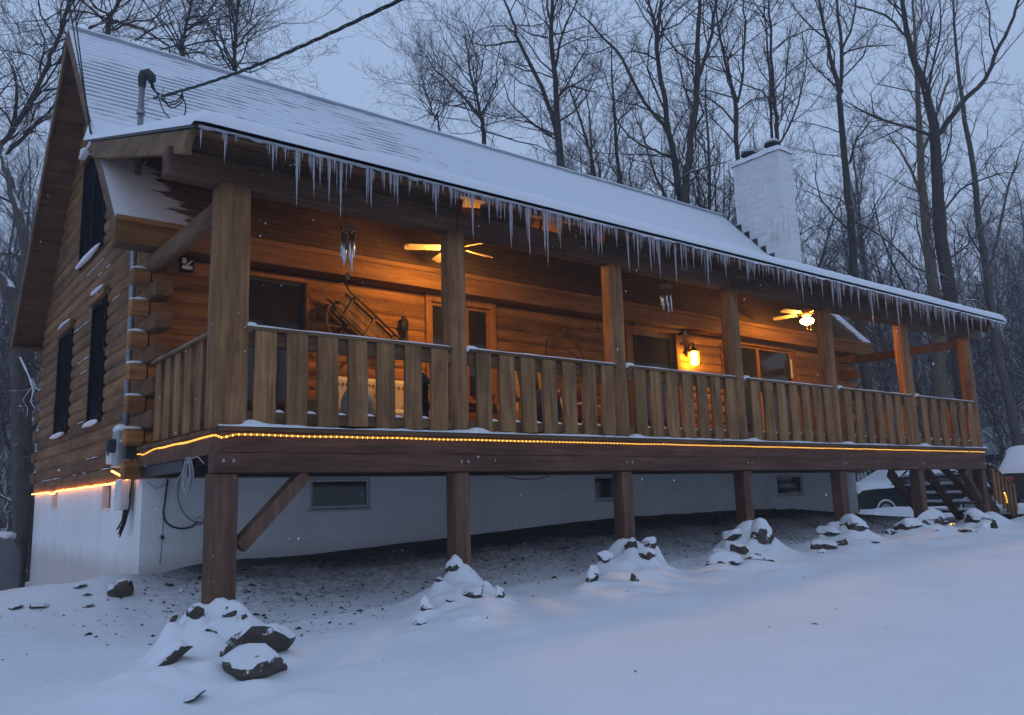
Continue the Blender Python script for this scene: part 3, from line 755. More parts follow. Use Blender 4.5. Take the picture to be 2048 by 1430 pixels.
# ---- main roof
XL,XR=-.5,15.9
rm=MB(); run=RY-EY; slen=math.hypot(run,RZ-EZ); rows=int((RZ-EZ)/.1059)+1
sy=run/(RZ-EZ); nrm=Vector((0,-(RZ-EZ),run)).normalized()
ncol=60
for k in range(rows):
    za=EZ+k*.1059; zb=min(RZ,za+.1059)
    ya=EY+(za-EZ)*sy; yb=EY+(zb-EZ)*sy
    for i in range(ncol):
        x0=XL+(XR-XL)*i/ncol; x1=XL+(XR-XL)*(i+1)/ncol
        def lipo(x): return (.007+.005*noise.noise(Vector((x*2,k*1.7,0))))*(1-.85*ss(4,9,x))
        A=Vector((x0,ya,za))+nrm*lipo(x0); B=Vector((x1,ya,za))+nrm*lipo(x1); Cc=Vector((x1,yb,zb)); Dd=Vector((x0,yb,zb))
        rm.add([A,B,Cc,Dd,Vector((x0,ya,za))-nrm*.001,Vector((x1,ya,za))-nrm*.001],[(0,1,2,3),(4,5,1,0)])
# far slope, and sheathing thickness
rm.add([(XL,RY,RZ),(XR,RY,RZ),(XR,2*RY-EY,EZ),(XL,2*RY-EY,EZ)],[(0,1,2,3)])
th=.05
rm.mi=1
def slab(mb,ya,za,yb,zb,t,x0,x1):
    mb.add([(x0,ya,za),(x1,ya,za),(x1,yb,zb),(x0,yb,zb),(x0,ya,za-t),(x1,ya,za-t),(x1,yb,zb-t),(x0,yb,zb-t)],[(4,7,6,5),(0,4,5,1),(0,3,7,4),(1,5,6,2)])
slab(rm,EY,EZ-.003,RY,RZ-.003,.035,XL,XR); slab(rm,2*RY-EY,EZ-.003,RY,RZ-.003,.035,XL,XR)
roof=rm.build('roof',[M['roof'],M['darkplastic']],cabin)
# sheltered lower part of the front slope: bare brown shingles with drifted snow at the ends (sheet just above the roof)
rm=MB()
for k in range(14):
    za=EZ+k*.1059; zb=za+.1059; ya=EY+(za-EZ)*sy; yb=EY+(zb-EZ)*sy
    for i in range(60):
        x0=XL+(XR-XL)*i/60; x1=XL+(XR-XL)*(i+1)/60
        o1=nrm*.022; o0=nrm*.0215
        A=Vector((x0,ya,za))+o1; B=Vector((x1,ya,za))+o1; Cc=Vector((x1,yb,zb))+o0; Dd=Vector((x0,yb,zb))+o0
        rm.add([A,B,Cc,Dd,A-nrm*.014,B-nrm*.014],[(0,1,2,3)])
rm.build('lower_roof_shingles',M['oldroof'],cabin)
# ridge cap, drip edge snow
rm=MB(); 
def ridge(u,v):
    x=XL+(XR-XL)*u; a=(v-.5)*PI*1.0
    return (x,RY+.09*math.sin(a),RZ+.0+.05*math.cos(a)+.012*noise.noise(Vector((x*3,v*2,0))))
rm.grid(ridge,160,6); rm.build('ridge_snow',M['snow'],roof,smooth=True)
# rake boards, soffits, fascia
for X in (XL-.0,XR-.0):
    s_=-1 if X<0 else 1
    for (ya,yb) in ((EY,RY),(2*RY-EY,RY)):
        rm=MB(); x0,x1=(X,X+.035) if s_<0 else (X-.035,X)
        t=.235
        rm.add([(x0,ya,EZ-.04),(x1,ya,EZ-.04),(x1,yb,RZ-.04),(x0,yb,RZ-.04),(x0,ya,EZ-.04-t),(x1,ya,EZ-.04-t),(x1,yb,RZ-.04-t),(x0,yb,RZ-.04-t)],
          [(0,1,2,3),(4,7,6,5),(0,4,5,1),(0,3,7,4),(1,5,6,2)])
        rm.build('rake_board',M['rafter'],cabin)
for (ya,yb) in ((EY+.04,RY),(2*RY-EY-.04,RY)):
    for (x0,x1) in ((XL+.036,.0),(L,XR-.036)):
        n=26; rm=MB()
        for k in range(n):
            a0=k/n; a1=(k+.93)/n
            def pt(x,a,dz): 
                y=ya+(yb-ya)*a; return (x,y,EZ+(RZ-EZ)*a-.2-dz)
            rm.add([pt(x0,a0,0),pt(x1,a0,0),pt(x1,a1,0),pt(x0,a1,0),pt(x0,a1,-.02),pt(x1,a1,-.02),pt(x0,(k+1)/n,-.02),pt(x1,(k+1)/n,-.02)],[(0,3,2,1),(3,4,5,2),(4,6,7,5)])
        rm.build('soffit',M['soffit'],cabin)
for Y0,Y1,SY in ((EY-.04,EY-.005,D),(2*RY-EY+.005,2*RY-EY+.04,YB)):
    rm=MB(); rm.box(XL,XR,Y0,Y1,2.31,2.58,.003); rm.build('fascia',M['trim'],cabin)
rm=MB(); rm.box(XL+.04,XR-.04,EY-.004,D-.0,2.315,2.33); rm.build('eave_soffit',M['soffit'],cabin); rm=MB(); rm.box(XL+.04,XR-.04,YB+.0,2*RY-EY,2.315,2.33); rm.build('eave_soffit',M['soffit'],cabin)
rm=MB(); rm.box(XL,XR,EY-.075,EY-.042,2.54,2.61,.006); rm.build('drip_board',M['trim'],cabin)
# chimney
cx0,cx1,cy0,cy1,ct=15.93,16.55,4.47,5.98,8.18
ch=MB(); ch.box(cx0,cx1,cy0,cy1,-2,6.15); ch.box(cx0+.02,cx1-.02,cy0+.02,cy1-.02,6.15,ct); chim=ch.build('chimney',M['chimney'],cabin)
f=MB()
f.add(*(lambda: ([],[]))())
def chs(u,v):
    x=cx0-.03+(cx1-cx0+.06)*u; y=cy0-.03+(cy1-cy0+.06)*v
    e=max(0,min(u,1-u))*(cx1-cx0)*9; g_=max(0,min(v,1-v))*(cy1-cy0)*9
    return (x,y,ct+.0+.19*min(1,e)**.5*min(1,g_)**.5+.02*noise.noise(Vector((x*3,y*3,1))))
f.grid(chs,20,40); f.build('snow_cap',M['snow'],chim,smooth=True)
for cy in (4.85,5.62):
    f=MB(); f.lathe((16.24,cy,ct+.05),[(.10,0),(.10,.22),(.12,.22),(.12,.25)],18); f.lathe((16.24,cy,ct+.3),[(.02,.12),(.21,.05),(.22,.02),(.12,-.05),(.0,-.05)],18)
    for a in range(4): f.tube([(16.24+.1*math.cos(a*PI/2),cy+.1*math.sin(a*PI/2),ct+.24),(16.24+.14*math.cos(a*PI/2),cy+.14*math.sin(a*PI/2),ct+.34)],.008,n=5)
    fl=f.build('flue_cap',M['black'],chim,smooth=True)
    f=MB(); f.blob((16.24,cy,ct+.42),.2,.2,.05,seed=int(cy*9),sub=3,amp=.2); f.build('snow_cap',M['snow'],fl,smooth=True)
f=MB()
for k in range(6):
    y=4.62+k*.24; zc=EZ+(y-EY)*SL
    f.box(cx0-.02,cx0-.004,y,y+.15,zc-.03,zc+.22)
f.build('step_flashing',M['darkplastic'],chim)
# wall lantern
wl=thing('wall_lantern',(9.62,D-.06,1.85),'glowing brass cage lantern on the log wall right of the door','lantern')
lx,ly,lz=9.6,D-.21,1.78
f=MB(); f.box(9.55,9.65,D-.085,D-.052,1.83,2.02,.01); f.build('back_plate',M['black'],wl)
f=MB(); f.tube([(9.6,D-.08,1.95),(9.6,D-.12,2.06),(9.6,ly,2.09),(9.6,ly,2.0)],.011,n=8); f.tube([(9.6+.03*math.cos(a),ly,2.03+.03*math.sin(a)) for a in [k*PI/6 for k in range(13)]],.006,n=6); f.build('arm',M['black'],wl)
f=MB(); f.lathe((lx,ly,lz+.13),[(.10,0),(.085,.03),(.04,.07),(.02,.10),(0,.10)],16); f.build('cap',M['brass'],wl,smooth=True)
f=MB(); f.lathe((lx,ly,lz-.12),[(0,.0),(.05,.0),(.062,.03),(.062,.19),(.05,.235),(0,.235)],16); f.build('lamp_glass',M['sconce'],wl,smooth=True)
f=MB()
for k in range(6):
    a=k*PI/3; f.tube([(lx+.095*math.cos(a),ly+.095*math.sin(a),lz+.13),(lx+.088*math.cos(a),ly+.088*math.sin(a),lz-.13)],.006,n=5)
for zz in (.13,.0,-.13):
    f.tube([(lx+.093*math.cos(a),ly+.093*math.sin(a),lz+zz) for a in [k*PI/8 for k in range(17)]],.006,n=5,cap=False)
f.build('cage',M['brass'],wl)
# ================================================================== PORCH
porch=thing('porch',(L/2,D/2,0),'long roofed timber porch on posts, snow along its eave and railings','porch')
dm=MB()
yb=-.03
k=0
while yb<D-.08:
    dm.box(-.08,L+.1,yb,yb+.135,-.035,0); yb+=.142
dm.build('deck_boards',M['weatherx'],porch)
dm=MB()
dm.box(-.06,L+.06,-.005,.04,-.225,-.037,.003)      # rim joist front
dm.box(-.06,-.015,.042,D-.06,-.225,-.037,.003); dm.box(L+.015,L+.06,.042,D-.06,-.225,-.037,.003)
x=.5
while x<L: dm.box(x,x+.04,.045,D-.05,-.22,-.04); x+=.5
dm.build('joists',M['stain'],porch)
dm=MB(); dm.box(-.12,L+.05,-.02,.16,-.405,-.228,.006); dm.build('lower_beam',M['stain'],porch)
dm=MB(); dm.box(0,L,D-.06,D-.012,-.34,-.04); dm.box(-.03,.05,1.2,D-.06,-.34,-.228); dm.build('ledger',M['darkplastic'],porch)
# snow on the deck edge
def deck_snow(u,v):
    x=-.10+(L+.22)*u; th=.028+.022*noise.noise(Vector((x*1.3,0,0)))+.012*noise.noise(Vector((x*7,2,0)))
    for p in PX:
        th+=.035*math.exp(-((x-p-.2)/.12)**2)
    y=-.05+v*.26; e=1-(2*v-1)**6 if v<.5 else 1-max(0,(v-.6)/.4)
    return (x,y+.01*noise.noise(Vector((x*3,1,v*2))),.002+max(.003,th*max(0,e)**.6))
dm=MB(); dm.grid(deck_snow,420,8); dm.build('deck_snow',M['snow'],porch,smooth=True)
# upper posts
def logpost(x,y,z0,z1,r,seed,sq=3.0,n=18,lean=0):
    f=MB(); rr=random.Random(seed); pts=[];rad=[]
    K=14
    for k in range(K+1):
        t=k/K; pts.append((x+lean*t+.008*noise.noise(Vector((seed,t*3,0))),y+.008*noise.noise(Vector((seed,0,t*3))),z0+(z1-z0)*t)); rad.append(r*(1.04-.06*t+.03*noise.noise(Vector((t*4,seed,5)))))
    f.tube(pts,rad,n=n,sq=sq); return f
rads=[.155,.128,.125,.125,.122,.12,.12]
for i,x in enumerate(PX):
    f=logpost(x+(0.02 if i==0 else 0),.13,0.002,2.275,rads[i],i*3+1,sq=5 if i==0 else 2.5); p=f.build('porch_post',M['post'],porch,smooth=True)
    if i==6: p['label']='end porch post at the stair end'
# header beam & end tie beams
dm=MB(); segs=[-.6,PX[1],PX[3],PX[5],L+.62]
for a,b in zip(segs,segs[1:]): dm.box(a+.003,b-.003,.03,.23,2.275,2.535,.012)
dm.build('header_beam',M['beam'],porch)
dm=MB()
dm.tube([(0.02,.26,2.16),(.02,1.2,2.16),(.02,D-.07,2.17)],[.095,.1,.1],n=14,sq=2.6); dm.build('tie_beam',M['rafter'],porch,smooth=True)
dm=MB(); dm.tube([(L,.26,2.17),(L,1.2,2.17),(L,D-.3,2.18)],.092,n=14,sq=2.6); dm.build('tie_beam',M['rafter'],porch,smooth=True)
# porch roof
EPY,EPZ=-.55,2.52; JY,JZ=3.75,4.0; PM=(JZ-EPZ)/(JY-EPY)
PL,PR=-.55,15.5
dm=MB(); t=.04
n=31
for k in range(n):   # sheathing boards seen from below
    a=k/n; b=(k+.96)/n
    y0=EPY+(JY-EPY)*a; y1=EPY+(JY-EPY)*b; z0=EPZ+(JZ-EPZ)*a; z1=EPZ+(JZ-EPZ)*b; q=EPY+(JY-EPY)*(k+1)/n; zq=EPZ+(JZ-EPZ)*(k+1)/n
    dm.add([(PL,y0,z0-t),(PR,y0,z0-t),(PR,y1,z1-t),(PL,y1,z1-t),(PL,y1,z1-t+.01),(PR,y1,z1-t+.01),(PL,q,zq-t+.01),(PR,q,zq-t+.01)],[(0,3,2,1),(3,4,5,2),(4,6,7,5)])
dm.build('porch_ceiling',M['ceil'],porch)
dm=MB(); t=.035
dm.add([(PL-.02,EPY-.03,EPZ-.01),(PR+.02,EPY-.03,EPZ-.01),(PR+.02,JY,JZ),(PL-.02,JY,JZ),(PL-.02,EPY-.03,EPZ-.01-t),(PR+.02,EPY-.03,EPZ-.01-t),(PR+.02,JY,JZ-t),(PL-.02,JY,JZ-t)],[(0,1,2,3),(4,7,6,5),(0,4,5,1),(0,3,7,4),(1,5,6,2)])
proof=dm.build('porch_roof',M['darkplastic'],porch)
dm=MB()
x=.3
rx=[]
while x<PR-.2: rx.append(x); x+=.61
for x in rx:
    a=Vector((x,.24,EPZ+(.24-EPY)*PM-t-.075)); b=Vector((x,3.25,EPZ+(3.25-EPY)*PM-t-.075)); dm.beam(a,b,.05,.13)
dm.build('rafters',M['rafter'],porch)
dm=MB()
for a_,b_ in ((PL+.1,2.60),(2.92,3.62),(4.16,4.75),(4.9,PR-.1)):
    dm.box(a_,b_,.06,.10,2.537,EPZ+(.06-EPY)*PM-.042)
dm.build('blocking_board',M['beam'],porch)
for X,nm in ((PL+.03,'a'),(PR-.03,'b')):
    f=MB(); pr=[]; 
    for k in range(9):   # curved rafter tail
        a=k/8*PI/2; pr.append((EPY+.10+.17*math.sin(a)*1.0, -.045-.20*(1-math.cos(a))*1.0))
    ylist=[(EPY+.06,-.045)]+[(EPY+.06+.22*math.sin(k/8*PI/2),-.045-.0-.215*(1-math.cos(k/8*PI/2))) for k in range(1,9)]
    top=[(y,EPZ+(y-EPY)*PM-.045) for y in (EPY+.06,)]
    poly=[(y,EPZ+(y-EPY)*PM+dz) for y,dz in ylist]+[(3.6,EPZ+(3.6-EPY)*PM-.26),(3.75,EPZ+(3.75-EPY)*PM-.045)]
    m_=len(poly); x0,x1=X-.035,X+.035
    f.add([(x0,y,z) for y,z in poly]+[(x1,y,z) for y,z in poly],[tuple(range(m_))[::-1],tuple(range(m_,2*m_))]+[(i,(i+1)%m_,(i+1)%m_+m_,i+m_) for i in range(m_)])
    f.build('barge_rafter',M['rafter'],porch)
# snow on porch roof
def psnow(u,v):
    x=PL-.03+(PR-PL+.06)*u
    if v<.18:   # rounded lip
        a=v/.18*PI*.62-.35; r=.10+.022*noise.noise(Vector((x*1.1,0,9)))+.012*noise.noise(Vector((x*6,3,9)))
        y=EPY-.0-r*math.cos(a)*.75; z=EPZ+.045+r*math.sin(a)+.0
    else:
        t_=(v-.18)/.82; t_=t_**1.6; y=EPY+.02+(JY+.35-EPY)*t_; z=EPZ+(y-EPY)*PM+.15*max(0,1-t_)**.5+.012*noise.noise(Vector((x*1.2,y*2,0)))+.0
        zm=EZ+(y-EY)*SL+.010; z=.5*(z+zm+math.sqrt((z-zm)**2+.0036))
    e=min(1,max(0,min(u,1-u)*(PR-PL)/.10)); zb_=EPZ+(max(y,EPY)-EPY)*PM-.012
    if v>=.18 or True: z=zb_+(z-zb_)*(e**.5)
    return (x,y,z)
dm=MB(); dm.grid(psnow,420,34); dm.build('roof_snow',M['snow'],proof,smooth=True)
# lower posts
feet=[-1.75,-1.62,-1.52,-1.42,-1.45,-1.45,-1.45]
for i,x in enumerate(PX):
    f=MB(); w_=.115 if i==0 else .095
    X=x+(-.0 if i<6 else -.02); f.box(X-w_,X+w_,.02,.02+2*w_,feet[i]-.15,-.407,.012); f.build('support_post',M['pile'],porch)
f=MB(); f.beam((.16,.13,-1.06),(.78,.13,-.42),.12,.15,Vector((0,1,0))); f.build('diagonal_brace',M['pile'],porch)
f=MB(); f.beam((L-.14,.13,-1.0),(L-.72,.13,-.42),.11,.13,Vector((0,1,0))); f.build('diagonal_brace',M['pile'],porch)
f=MB(); f.beam((L-.02,.26,-1.0),(L-.02,.85,-.3),.11,.13,Vector((1,0,0))); f.build('diagonal_brace',M['pile'],porch)
# railings
def snowcap_line(f,a,b,w,h,seed):
    a=Vector(a); b=Vector(b); d=b-a; n=max(4,int(d.length/.06)); sx=Vector((d.y,-d.x,0)).normalized()
    def fn(u,v):
        p=a+d*u; th=h*(1+.45*noise.noise(Vector((u*d.length*3,seed,0)))); e=min(1,min(u,1-u)*d.length/.04)
        ang=PI*v; return (p.x+sx.x*w*.5*math.cos(ang),p.y+sx.y*w*.5*math.cos(ang),p.z+th*max(0,math.sin(ang))**.6*e)
    f.grid(fn,n,8)
proto=MB(); 
slat_meshes=[]
for k in range(5):
    f=MB(); rr=random.Random(50+k); w_=.107; h=.875
    ns=6
    vs=[];
    for j in range(ns+1):
        t_=j/ns; jt=rr.uniform(-.005,.005)
        for sx_,sy_ in ((-1,0),(1,0),(1,1),(-1,1)): vs.append((sx_*w_+jt*(1 if sx_>0 else .4),.04*sy_,h*t_+(rr.uniform(-.004,.004) if j in (0,ns) else 0)))
    fs=[(3,2,1,0),tuple(ns*4+q for q in (0,1,2,3))]
    for j in range(ns):
        for q in range(4): a=j*4+q; b=j*4+(q+1)%4; fs.append((a,b,b+4,a+4))
    me=bpy.data.meshes.new('slat'); me.from_pydata(vs,[],fs); me.update(); me.materials.append(M['weather']); slat_meshes.append(me)
first_off=[.24,.20,.205,.20,.20,.20,.2]
for i in range(6):
    x0=PX[i]+rads[i]*.9; x1=PX[i+1]-rads[i+1]*.9
    f=MB(); f.box(x0,x1,-.02,.115,.905,.94,.006)                      # cap
    f.box(x0,x1,.036,.085,.76,.90,.004)                              # upper rail
    f.box(x0,x1,.036,.085,.05,.155,.004)                             # lower rail
    rl=f.build('railing',M['weatherx'],porch)
    ns=7 if i<5 else 6; pitch=(x1-x0)/(ns+.15)
    for k in range(ns):
        me=slat_meshes[(i*7+k)%5]; o=bpy.data.objects.new('slat',me); C.objects.link(o); o.parent=rl
        X=x0+pitch*(k+.58)-.0
        o.location=Vector((X,-.008,.035+U(-.006,.006)))-parent_world(rl); o.rotation_euler=(0,U(-.012,.012),0); o.scale=(.98+U(-.05,.03),1,1)
    f=MB(); snowcap_line(f,(x0,.045,.938),(x1,.045,.938),.12,.020,i)
    f.blob((x0+.05,.05,.945),.09,.06,.045,seed=i,amp=.2,sub=2)
    for k in range(ns-1):
        X=x0+pitch*(k+1.08); snowcap_line(f,(X-pitch*.5+.1,.062,.152),(X+pitch*.5-.1,.062,.152),.06,.026,k)
    f.build('rail_snow',M['snow'],rl,smooth=True)
# side railings (along y)
def side_rail(X,y0,y1,ns,snow=True):
    f=MB(); f.box(X-.06,X+.07,y0,y1,.905,.94,.006); f.box(X+.02,X+.065,y0,y1,.76,.9,.004); f.box(X+.02,X+.065,y0,y1,.05,.155,.004)
    rl=f.build('railing',M['weathery'],porch); pitch=(y1-y0)/ns
    for k in range(ns):
        o=bpy.data.objects.new('slat',slat_meshes[k%5]); C.objects.link(o); o.parent=rl; o.location=Vector((X-.022,y0+pitch*(k+.5),.035))-parent_world(rl); o.rotation_euler=(0,0,PI/2); o.rotation_euler.z=-PI/2
        o.location.x+= .0; o.scale=(.98,1,1)
    f=MB(); snowcap_line(f,(X,y0,.938),(X,y1,.938),.11,.012,9); f.build('rail_snow',M['snow'],rl,smooth=True)
side_rail(0,.29,D-.38,6)
side_rail(L,2.05,D-.38,1); 
for a_,b_ in ((1.9,2.02),(.5,.6)):
    f=MB(); f.box(L-.02,L+.04,a_,b_,0,.93,.006); f.build('newel_post',M['post'],porch)
# ------------------------------------------------------------------ rope lights
def rope(name,pts,label,bulb_sp,r,mat,bm_,nind=100,br=.008,fac=1):
    o=thing(name,pts[0],label,'rope light')
    f=MB(); f.tube(pts,r,n=6); f.build('tube',mat,o,smooth=True)
    if not bulb_sp: return o
    P=[Vector(p) for p in pts]; pos_=[]; acc=0; nxt=0
    for a,b in zip(P,P[1:]):
        ln=(b-a).length
        while nxt<=acc+ln: pos_.append(a+(b-a)*((nxt-acc)/ln)); nxt+=bulb_sp
        acc+=ln
    f=MB(); f.blob((0,0,0),br,br,br*1.1,sub=1,amp=0); me=bpy.data.meshes.new('bulb'); me.from_pydata(f.v,[],f.f); me.update(); me.materials.append(bm_)
    pos_.sort(key=lambda q:(q-CP).length)
    for q in pos_[:nind]:
        b=bpy.data.objects.new('bulb',me); C.objects.link(b); b.parent=o; b.location=q-o.location
    rest=pos_[nind:]
    if rest:
        f=MB()
        for q in rest: f.blob(q,br,br,br,sub=1,amp=0)
        b=f.build('far_bulbs',bm_,o); b['kind']='stuff'
    return o
pts=[]; x=-.06
while x<L+.1: pts.append((x,-.028,-.068+.006*noise.noise(Vector((x*2,0,0)))-.03*ss(-.0,-.06,x))); x+=.12
side=[]
y=D-.05
while y>.06: side.append((-.075,y,-.065-.035*ss(1.9,2.6,y)*(1 if y<2.6 else .6)+.02*noise.noise(Vector((y*1.6,3,0))))); y-=.1
rope('rope_light',side+pts,'yellow rope light strung along the porch deck edge under the snow',.056,.008,M['rope'],M['led'],100,.0088)
pts=[]; y=10.0
while y>3.55: pts.append((-.045,y,FT-.012-.035*ss(7.7,7.95,y)*ss(8.4,8.2,y)+.012*noise.noise(Vector((y*3,0,0))))); y-=.1
rope('rope_light',pts,'orange rope light glowing along the top of the white gable foundation','',.012,M['ropeo'],None)
rope('rope_light',[(-.2,3.36,-.24),(-.14,3.2,-.30),(-.1,3.05,-.35),(-.06,2.95,-.33),(-.05,2.84,-.29),(-.06,2.8,-.27)],'short bright rope light end glowing beside the electric meter box','',.012,M['ropeo'],None)
# ------------------------------------------------------------------ icicles
im=MB()
im.grid(lambda u,v:(PL+.02+(PR-PL-.04)*u,EPY-.045-.018*math.cos((v-.5)*PI)*(1+.6*noise.noise(Vector((u*90,0,2)))),EPZ-.012-v*(.030+.022*noise.noise(Vector((u*140,5,0)))+.02*noise.noise(Vector((u*30,9,0))))),500,5)
ri=im.build('eave_ice',M['ice'],proof,smooth=True)
rng=random.Random(21)
ic=[]
spec=[(452,332),(545,350),(549,322),(593,420),(660,410),(683,445),(622,352),(735,412),(741,385),(768,386),(795,416),(868,398),(900,420),(944,487),(978,455),(1020,502),(1057,517),(1087,514),(1093,538),(1120,500),(1169,505),(1200,516),(1255,548),(1275,542),(1298,548),(1318,560),(1351,576),(1372,545),(1412,580),(1449,560),(1506,562),(1553,576),(1560,552),(1602,608),(1622,598),(1644,600),(1660,618),(1700,612),(1714,628),(1739,660),(1770,640),(1792,664),(1820,650),(1850,655),(1885,678),(1905,668),(1932,680),(570,330),(640,380),(700,365),(820,395),(1010,445),(1140,470),(1230,500),(1330,520),(1480,545),(1530,555)]
def icex(px):
    # eave point under pixel column
    lo,hi=-.5,15.5
    for _ in range(40):
        m_=(lo+hi)/2; q=Vector((m_,EPY-.035,EPZ-.05))-CP; X=1024+F*q.dot(CR)/q.dot(CD)
        if X<px: lo=m_
        else: hi=m_
    return lo
for px,py in spec:
    x=icex(px); tip=on('y',EPY-.035,px,py); ln=max(.08,EPZ-.05-tip.z); ic.append((x,ln,.010+.036*min(ln,.55)))
x=-.5
while x<15.45:
    dens=.6+.4*ss(.5,2,x)
    cl=.5+.5*noise.noise(Vector((x*1.4,0,0)))+.35*noise.noise(Vector((x*5,7,0)))
    if rng.random()<dens*(.55+.8*cl): 
        ln=min(.42,.06+rng.expovariate(1/.10)+.10*max(0,cl-.4)); ic.append((x,ln,.011+.036*ln))
    x+=rng.uniform(.026,.066)
while len(ic)>296: ic.pop(rng.randrange(60,len(ic)))
tmpl=[]
for k in range(12):
    f=MB(); rr=random.Random(k)
    def spike(ox,oy,rs,ls):
        K=11; pts=[];rad=[]; sw=rr.uniform(-.5,.5); ph=rr.uniform(0,6)
        for j in range(K):
            t_=j/(K-1); pts.append((ox*(1-.15*t_)+sw*.5*t_*t_*rs+rr.uniform(-.05,.05)*rs,oy+rr.uniform(-.05,.05)*rs,-t_*ls)); rad.append(rs*max(.02,(1-t_)**.9)*(1+.16*math.sin(j*2.1+ph)))
        o_=len(f.v)
        for (X_,Y_,Z_),r_ in zip(pts,rad):
            for q in range(7): f.v.append((X_+r_*math.cos(q*2*PI/7),Y_+r_*math.sin(q*2*PI/7),Z_))
        for i in range(K-1):
            for q in range(7): a_=o_+i*7+q; b_=o_+i*7+(q+1)%7; f.f.append((a_,a_+7,b_+7,b_)); f.m.append(0)
        f.f.append(tuple(o_+q for q in range(7))); f.m.append(0); f.f.append(tuple(o_+(K-1)*7+q for q in range(7))[::-1]); f.m.append(0)
    spike(0,0,1,1)
    if k>=2:
        for q in range(rr.choice((2,3,4))): sg=rr.choice((-1,1)); spike(sg*rr.uniform(.9,3.0),rr.uniform(-.5,.5),rr.uniform(.3,.7),rr.uniform(.2,.75))
    me=bpy.data.meshes.new('icicle'); me.from_pydata(f.v,[],f.f); me.update(); me.materials.append(M['ice']); me.polygons.foreach_set('use_smooth',[True]*len(me.polygons)); tmpl.append(me)
for x,ln,r in ic:
    o=bpy.data.objects.new('icicle',tmpl[rng.randrange(12)]); C.objects.link(o)
    o.location=(x,EPY-.04+rng.uniform(-.015,.02),EPZ-.035); o.scale=(r*.62,r*.62,ln); o.rotation_euler=(rng.uniform(-.015,.015),rng.uniform(-.02,.02),rng.uniform(-.5,.5)+(PI if rng.random()<.5 else 0))
    tag(o,'pale icicle hanging from the snowy porch eave','icicle','icicles hanging from the porch eave')
# ------------------------------------------------------------------ ceiling fans
def fan(x,y,z,label,rot,lit):
    zc=EPZ+(y-EPY)*PM-.06
    o=thing('ceiling_fan',(x,y,z),label,'ceiling fan')
    f=MB(); f.tube([(x,y,zc),(x,y,z+.06)],.014,n=10); f.lathe((x,y,zc-.06),[(.02,0),(.06,.03),(.07,.07)],16); f.build('downrod',M['brass'],o,smooth=True)
    f=MB(); f.lathe((x,y,z),[(0,-.08),(.07,-.08),(.10,-.05),(.125,0),(.11,.05),(.05,.08),(0,.09)],24); f.build('motor',M['brass'],o,smooth=True)
    for k in range(5):
        a=rot+k*2*PI/5; d=Vector((math.cos(a),math.sin(a),0)); s_=Vector((-d.y,d.x,0))
        f=MB()
        def bl(u,v):
            r=.2+.47*u; wd=.055+.018*u; 
            if u>.9: wd*=math.sqrt(max(0,1-((u-.9)/.1)**2*.7))
            p=Vector((x,y,z-.01))+d*r+s_*(wd*(2*v-1)); return (p.x,p.y,p.z+.018*(2*v-1))
        f.grid(bl,10,2); b=f.build('blade',M['fan'],o); md=b.modifiers.new('s','SOLIDIFY'); md.thickness=.008
        f=MB(); f.beam(Vector((x,y,z-.02))+d*.1,Vector((x,y,z-.016))+d*.26,.03,.006); f.build('bracket',M['brass'],b)
    f=MB(); f.lathe((x,y,z-.085),[(.0,0),(.05,0),(.05,-.03)],16); f.build('light_fitter',M['brass'],o,smooth=True)
    f=MB(); f.lathe((x,y,z-.115),[(.06,0),(.115,-.02),(.125,-.05),(.10,-.09),(.05,-.115),(0,-.12)],24); f.build('light_bowl',M['fanlight'],o,smooth=True)
    for dx in (-.05,.06):
        f=MB(); f.tube([(x+dx,y-.03,z-.15),(x+dx,y-.03,z-.33)],.003,n=4); f.blob((x+dx,y-.03,z-.345),.009,.009,.018,sub=1,amp=0); f.build('pull_chain',M['brass'],o)
fan(3.46,1.42,2.62,'ceiling fan with pale blades half hidden behind the second porch post',.15,1)
fan(11.62,1.42,2.66,'ceiling fan with glowing glass bowl, near the fifth porch post',.5,1)
# wind chimes
def chime(x,y,ztop,ln,label,mat,nt_,rr_,lens):
    o=thing('wind_chime',(x,y,ztop),label,'wind chime')
    f=MB(); f.lathe((x,y,ztop-.0),[(0,.012),(rr_,.012),(rr_,-.006),(0,-.006)],18); f.build('top_disc',M['old'],o)
    f=MB()
    for k in range(3):
        a=k*2*PI/3; f.tube([(x+rr_*.8*math.cos(a),y+rr_*.8*math.sin(a),ztop),(x,y,ztop+.09)],.0025,n=4)
    f.tube([(x,y,ztop+.09),(x,y,2.58)],.0025,n=4); f.build('cord',M['cable'],o)
    for k in range(nt_):
        a=k*2*PI/nt_+.4; cx=x+rr_*.75*math.cos(a); cy=y+rr_*.75*math.sin(a); l=lens[k%len(lens)]*ln
        f=MB(); f.tube([(cx,cy,ztop-.045),(cx,cy,ztop-.045-l)],.0115,n=10); f.tube([(cx,cy,ztop),(cx,cy,ztop-.045)],.002,n=4); f.build('chime_tube',mat,o,smooth=True)
    f=MB(); f.tube([(x,y,ztop),(x,y,ztop-.3)],.002,n=4); f.lathe((x,y,ztop-.22),[(0,.01),(rr_*.45,.01),(rr_*.45,-.01),(0,-.01)],12); f.box(x-.022,x+.022,y-.004,y+.004,ztop-.045-ln*1.05-.08,ztop-.045-ln*1.05); f.tube([(x,y,ztop-.2),(x,y,ztop-.045-ln*1.05)],.002,n=4); f.build('striker',M['old'],o)
chime(1.33,.32,2.18,.42,'silver wind chime with six tubes between the first two porch posts',M['alu'],6,.085,[1,.75,.7,.92,.8,.68])
chime(6.33,.32,2.22,.33,'smaller wind chime between the third and fourth porch posts',M['alu'],7,.095,[1,.75,.7,.92,.8,.68])
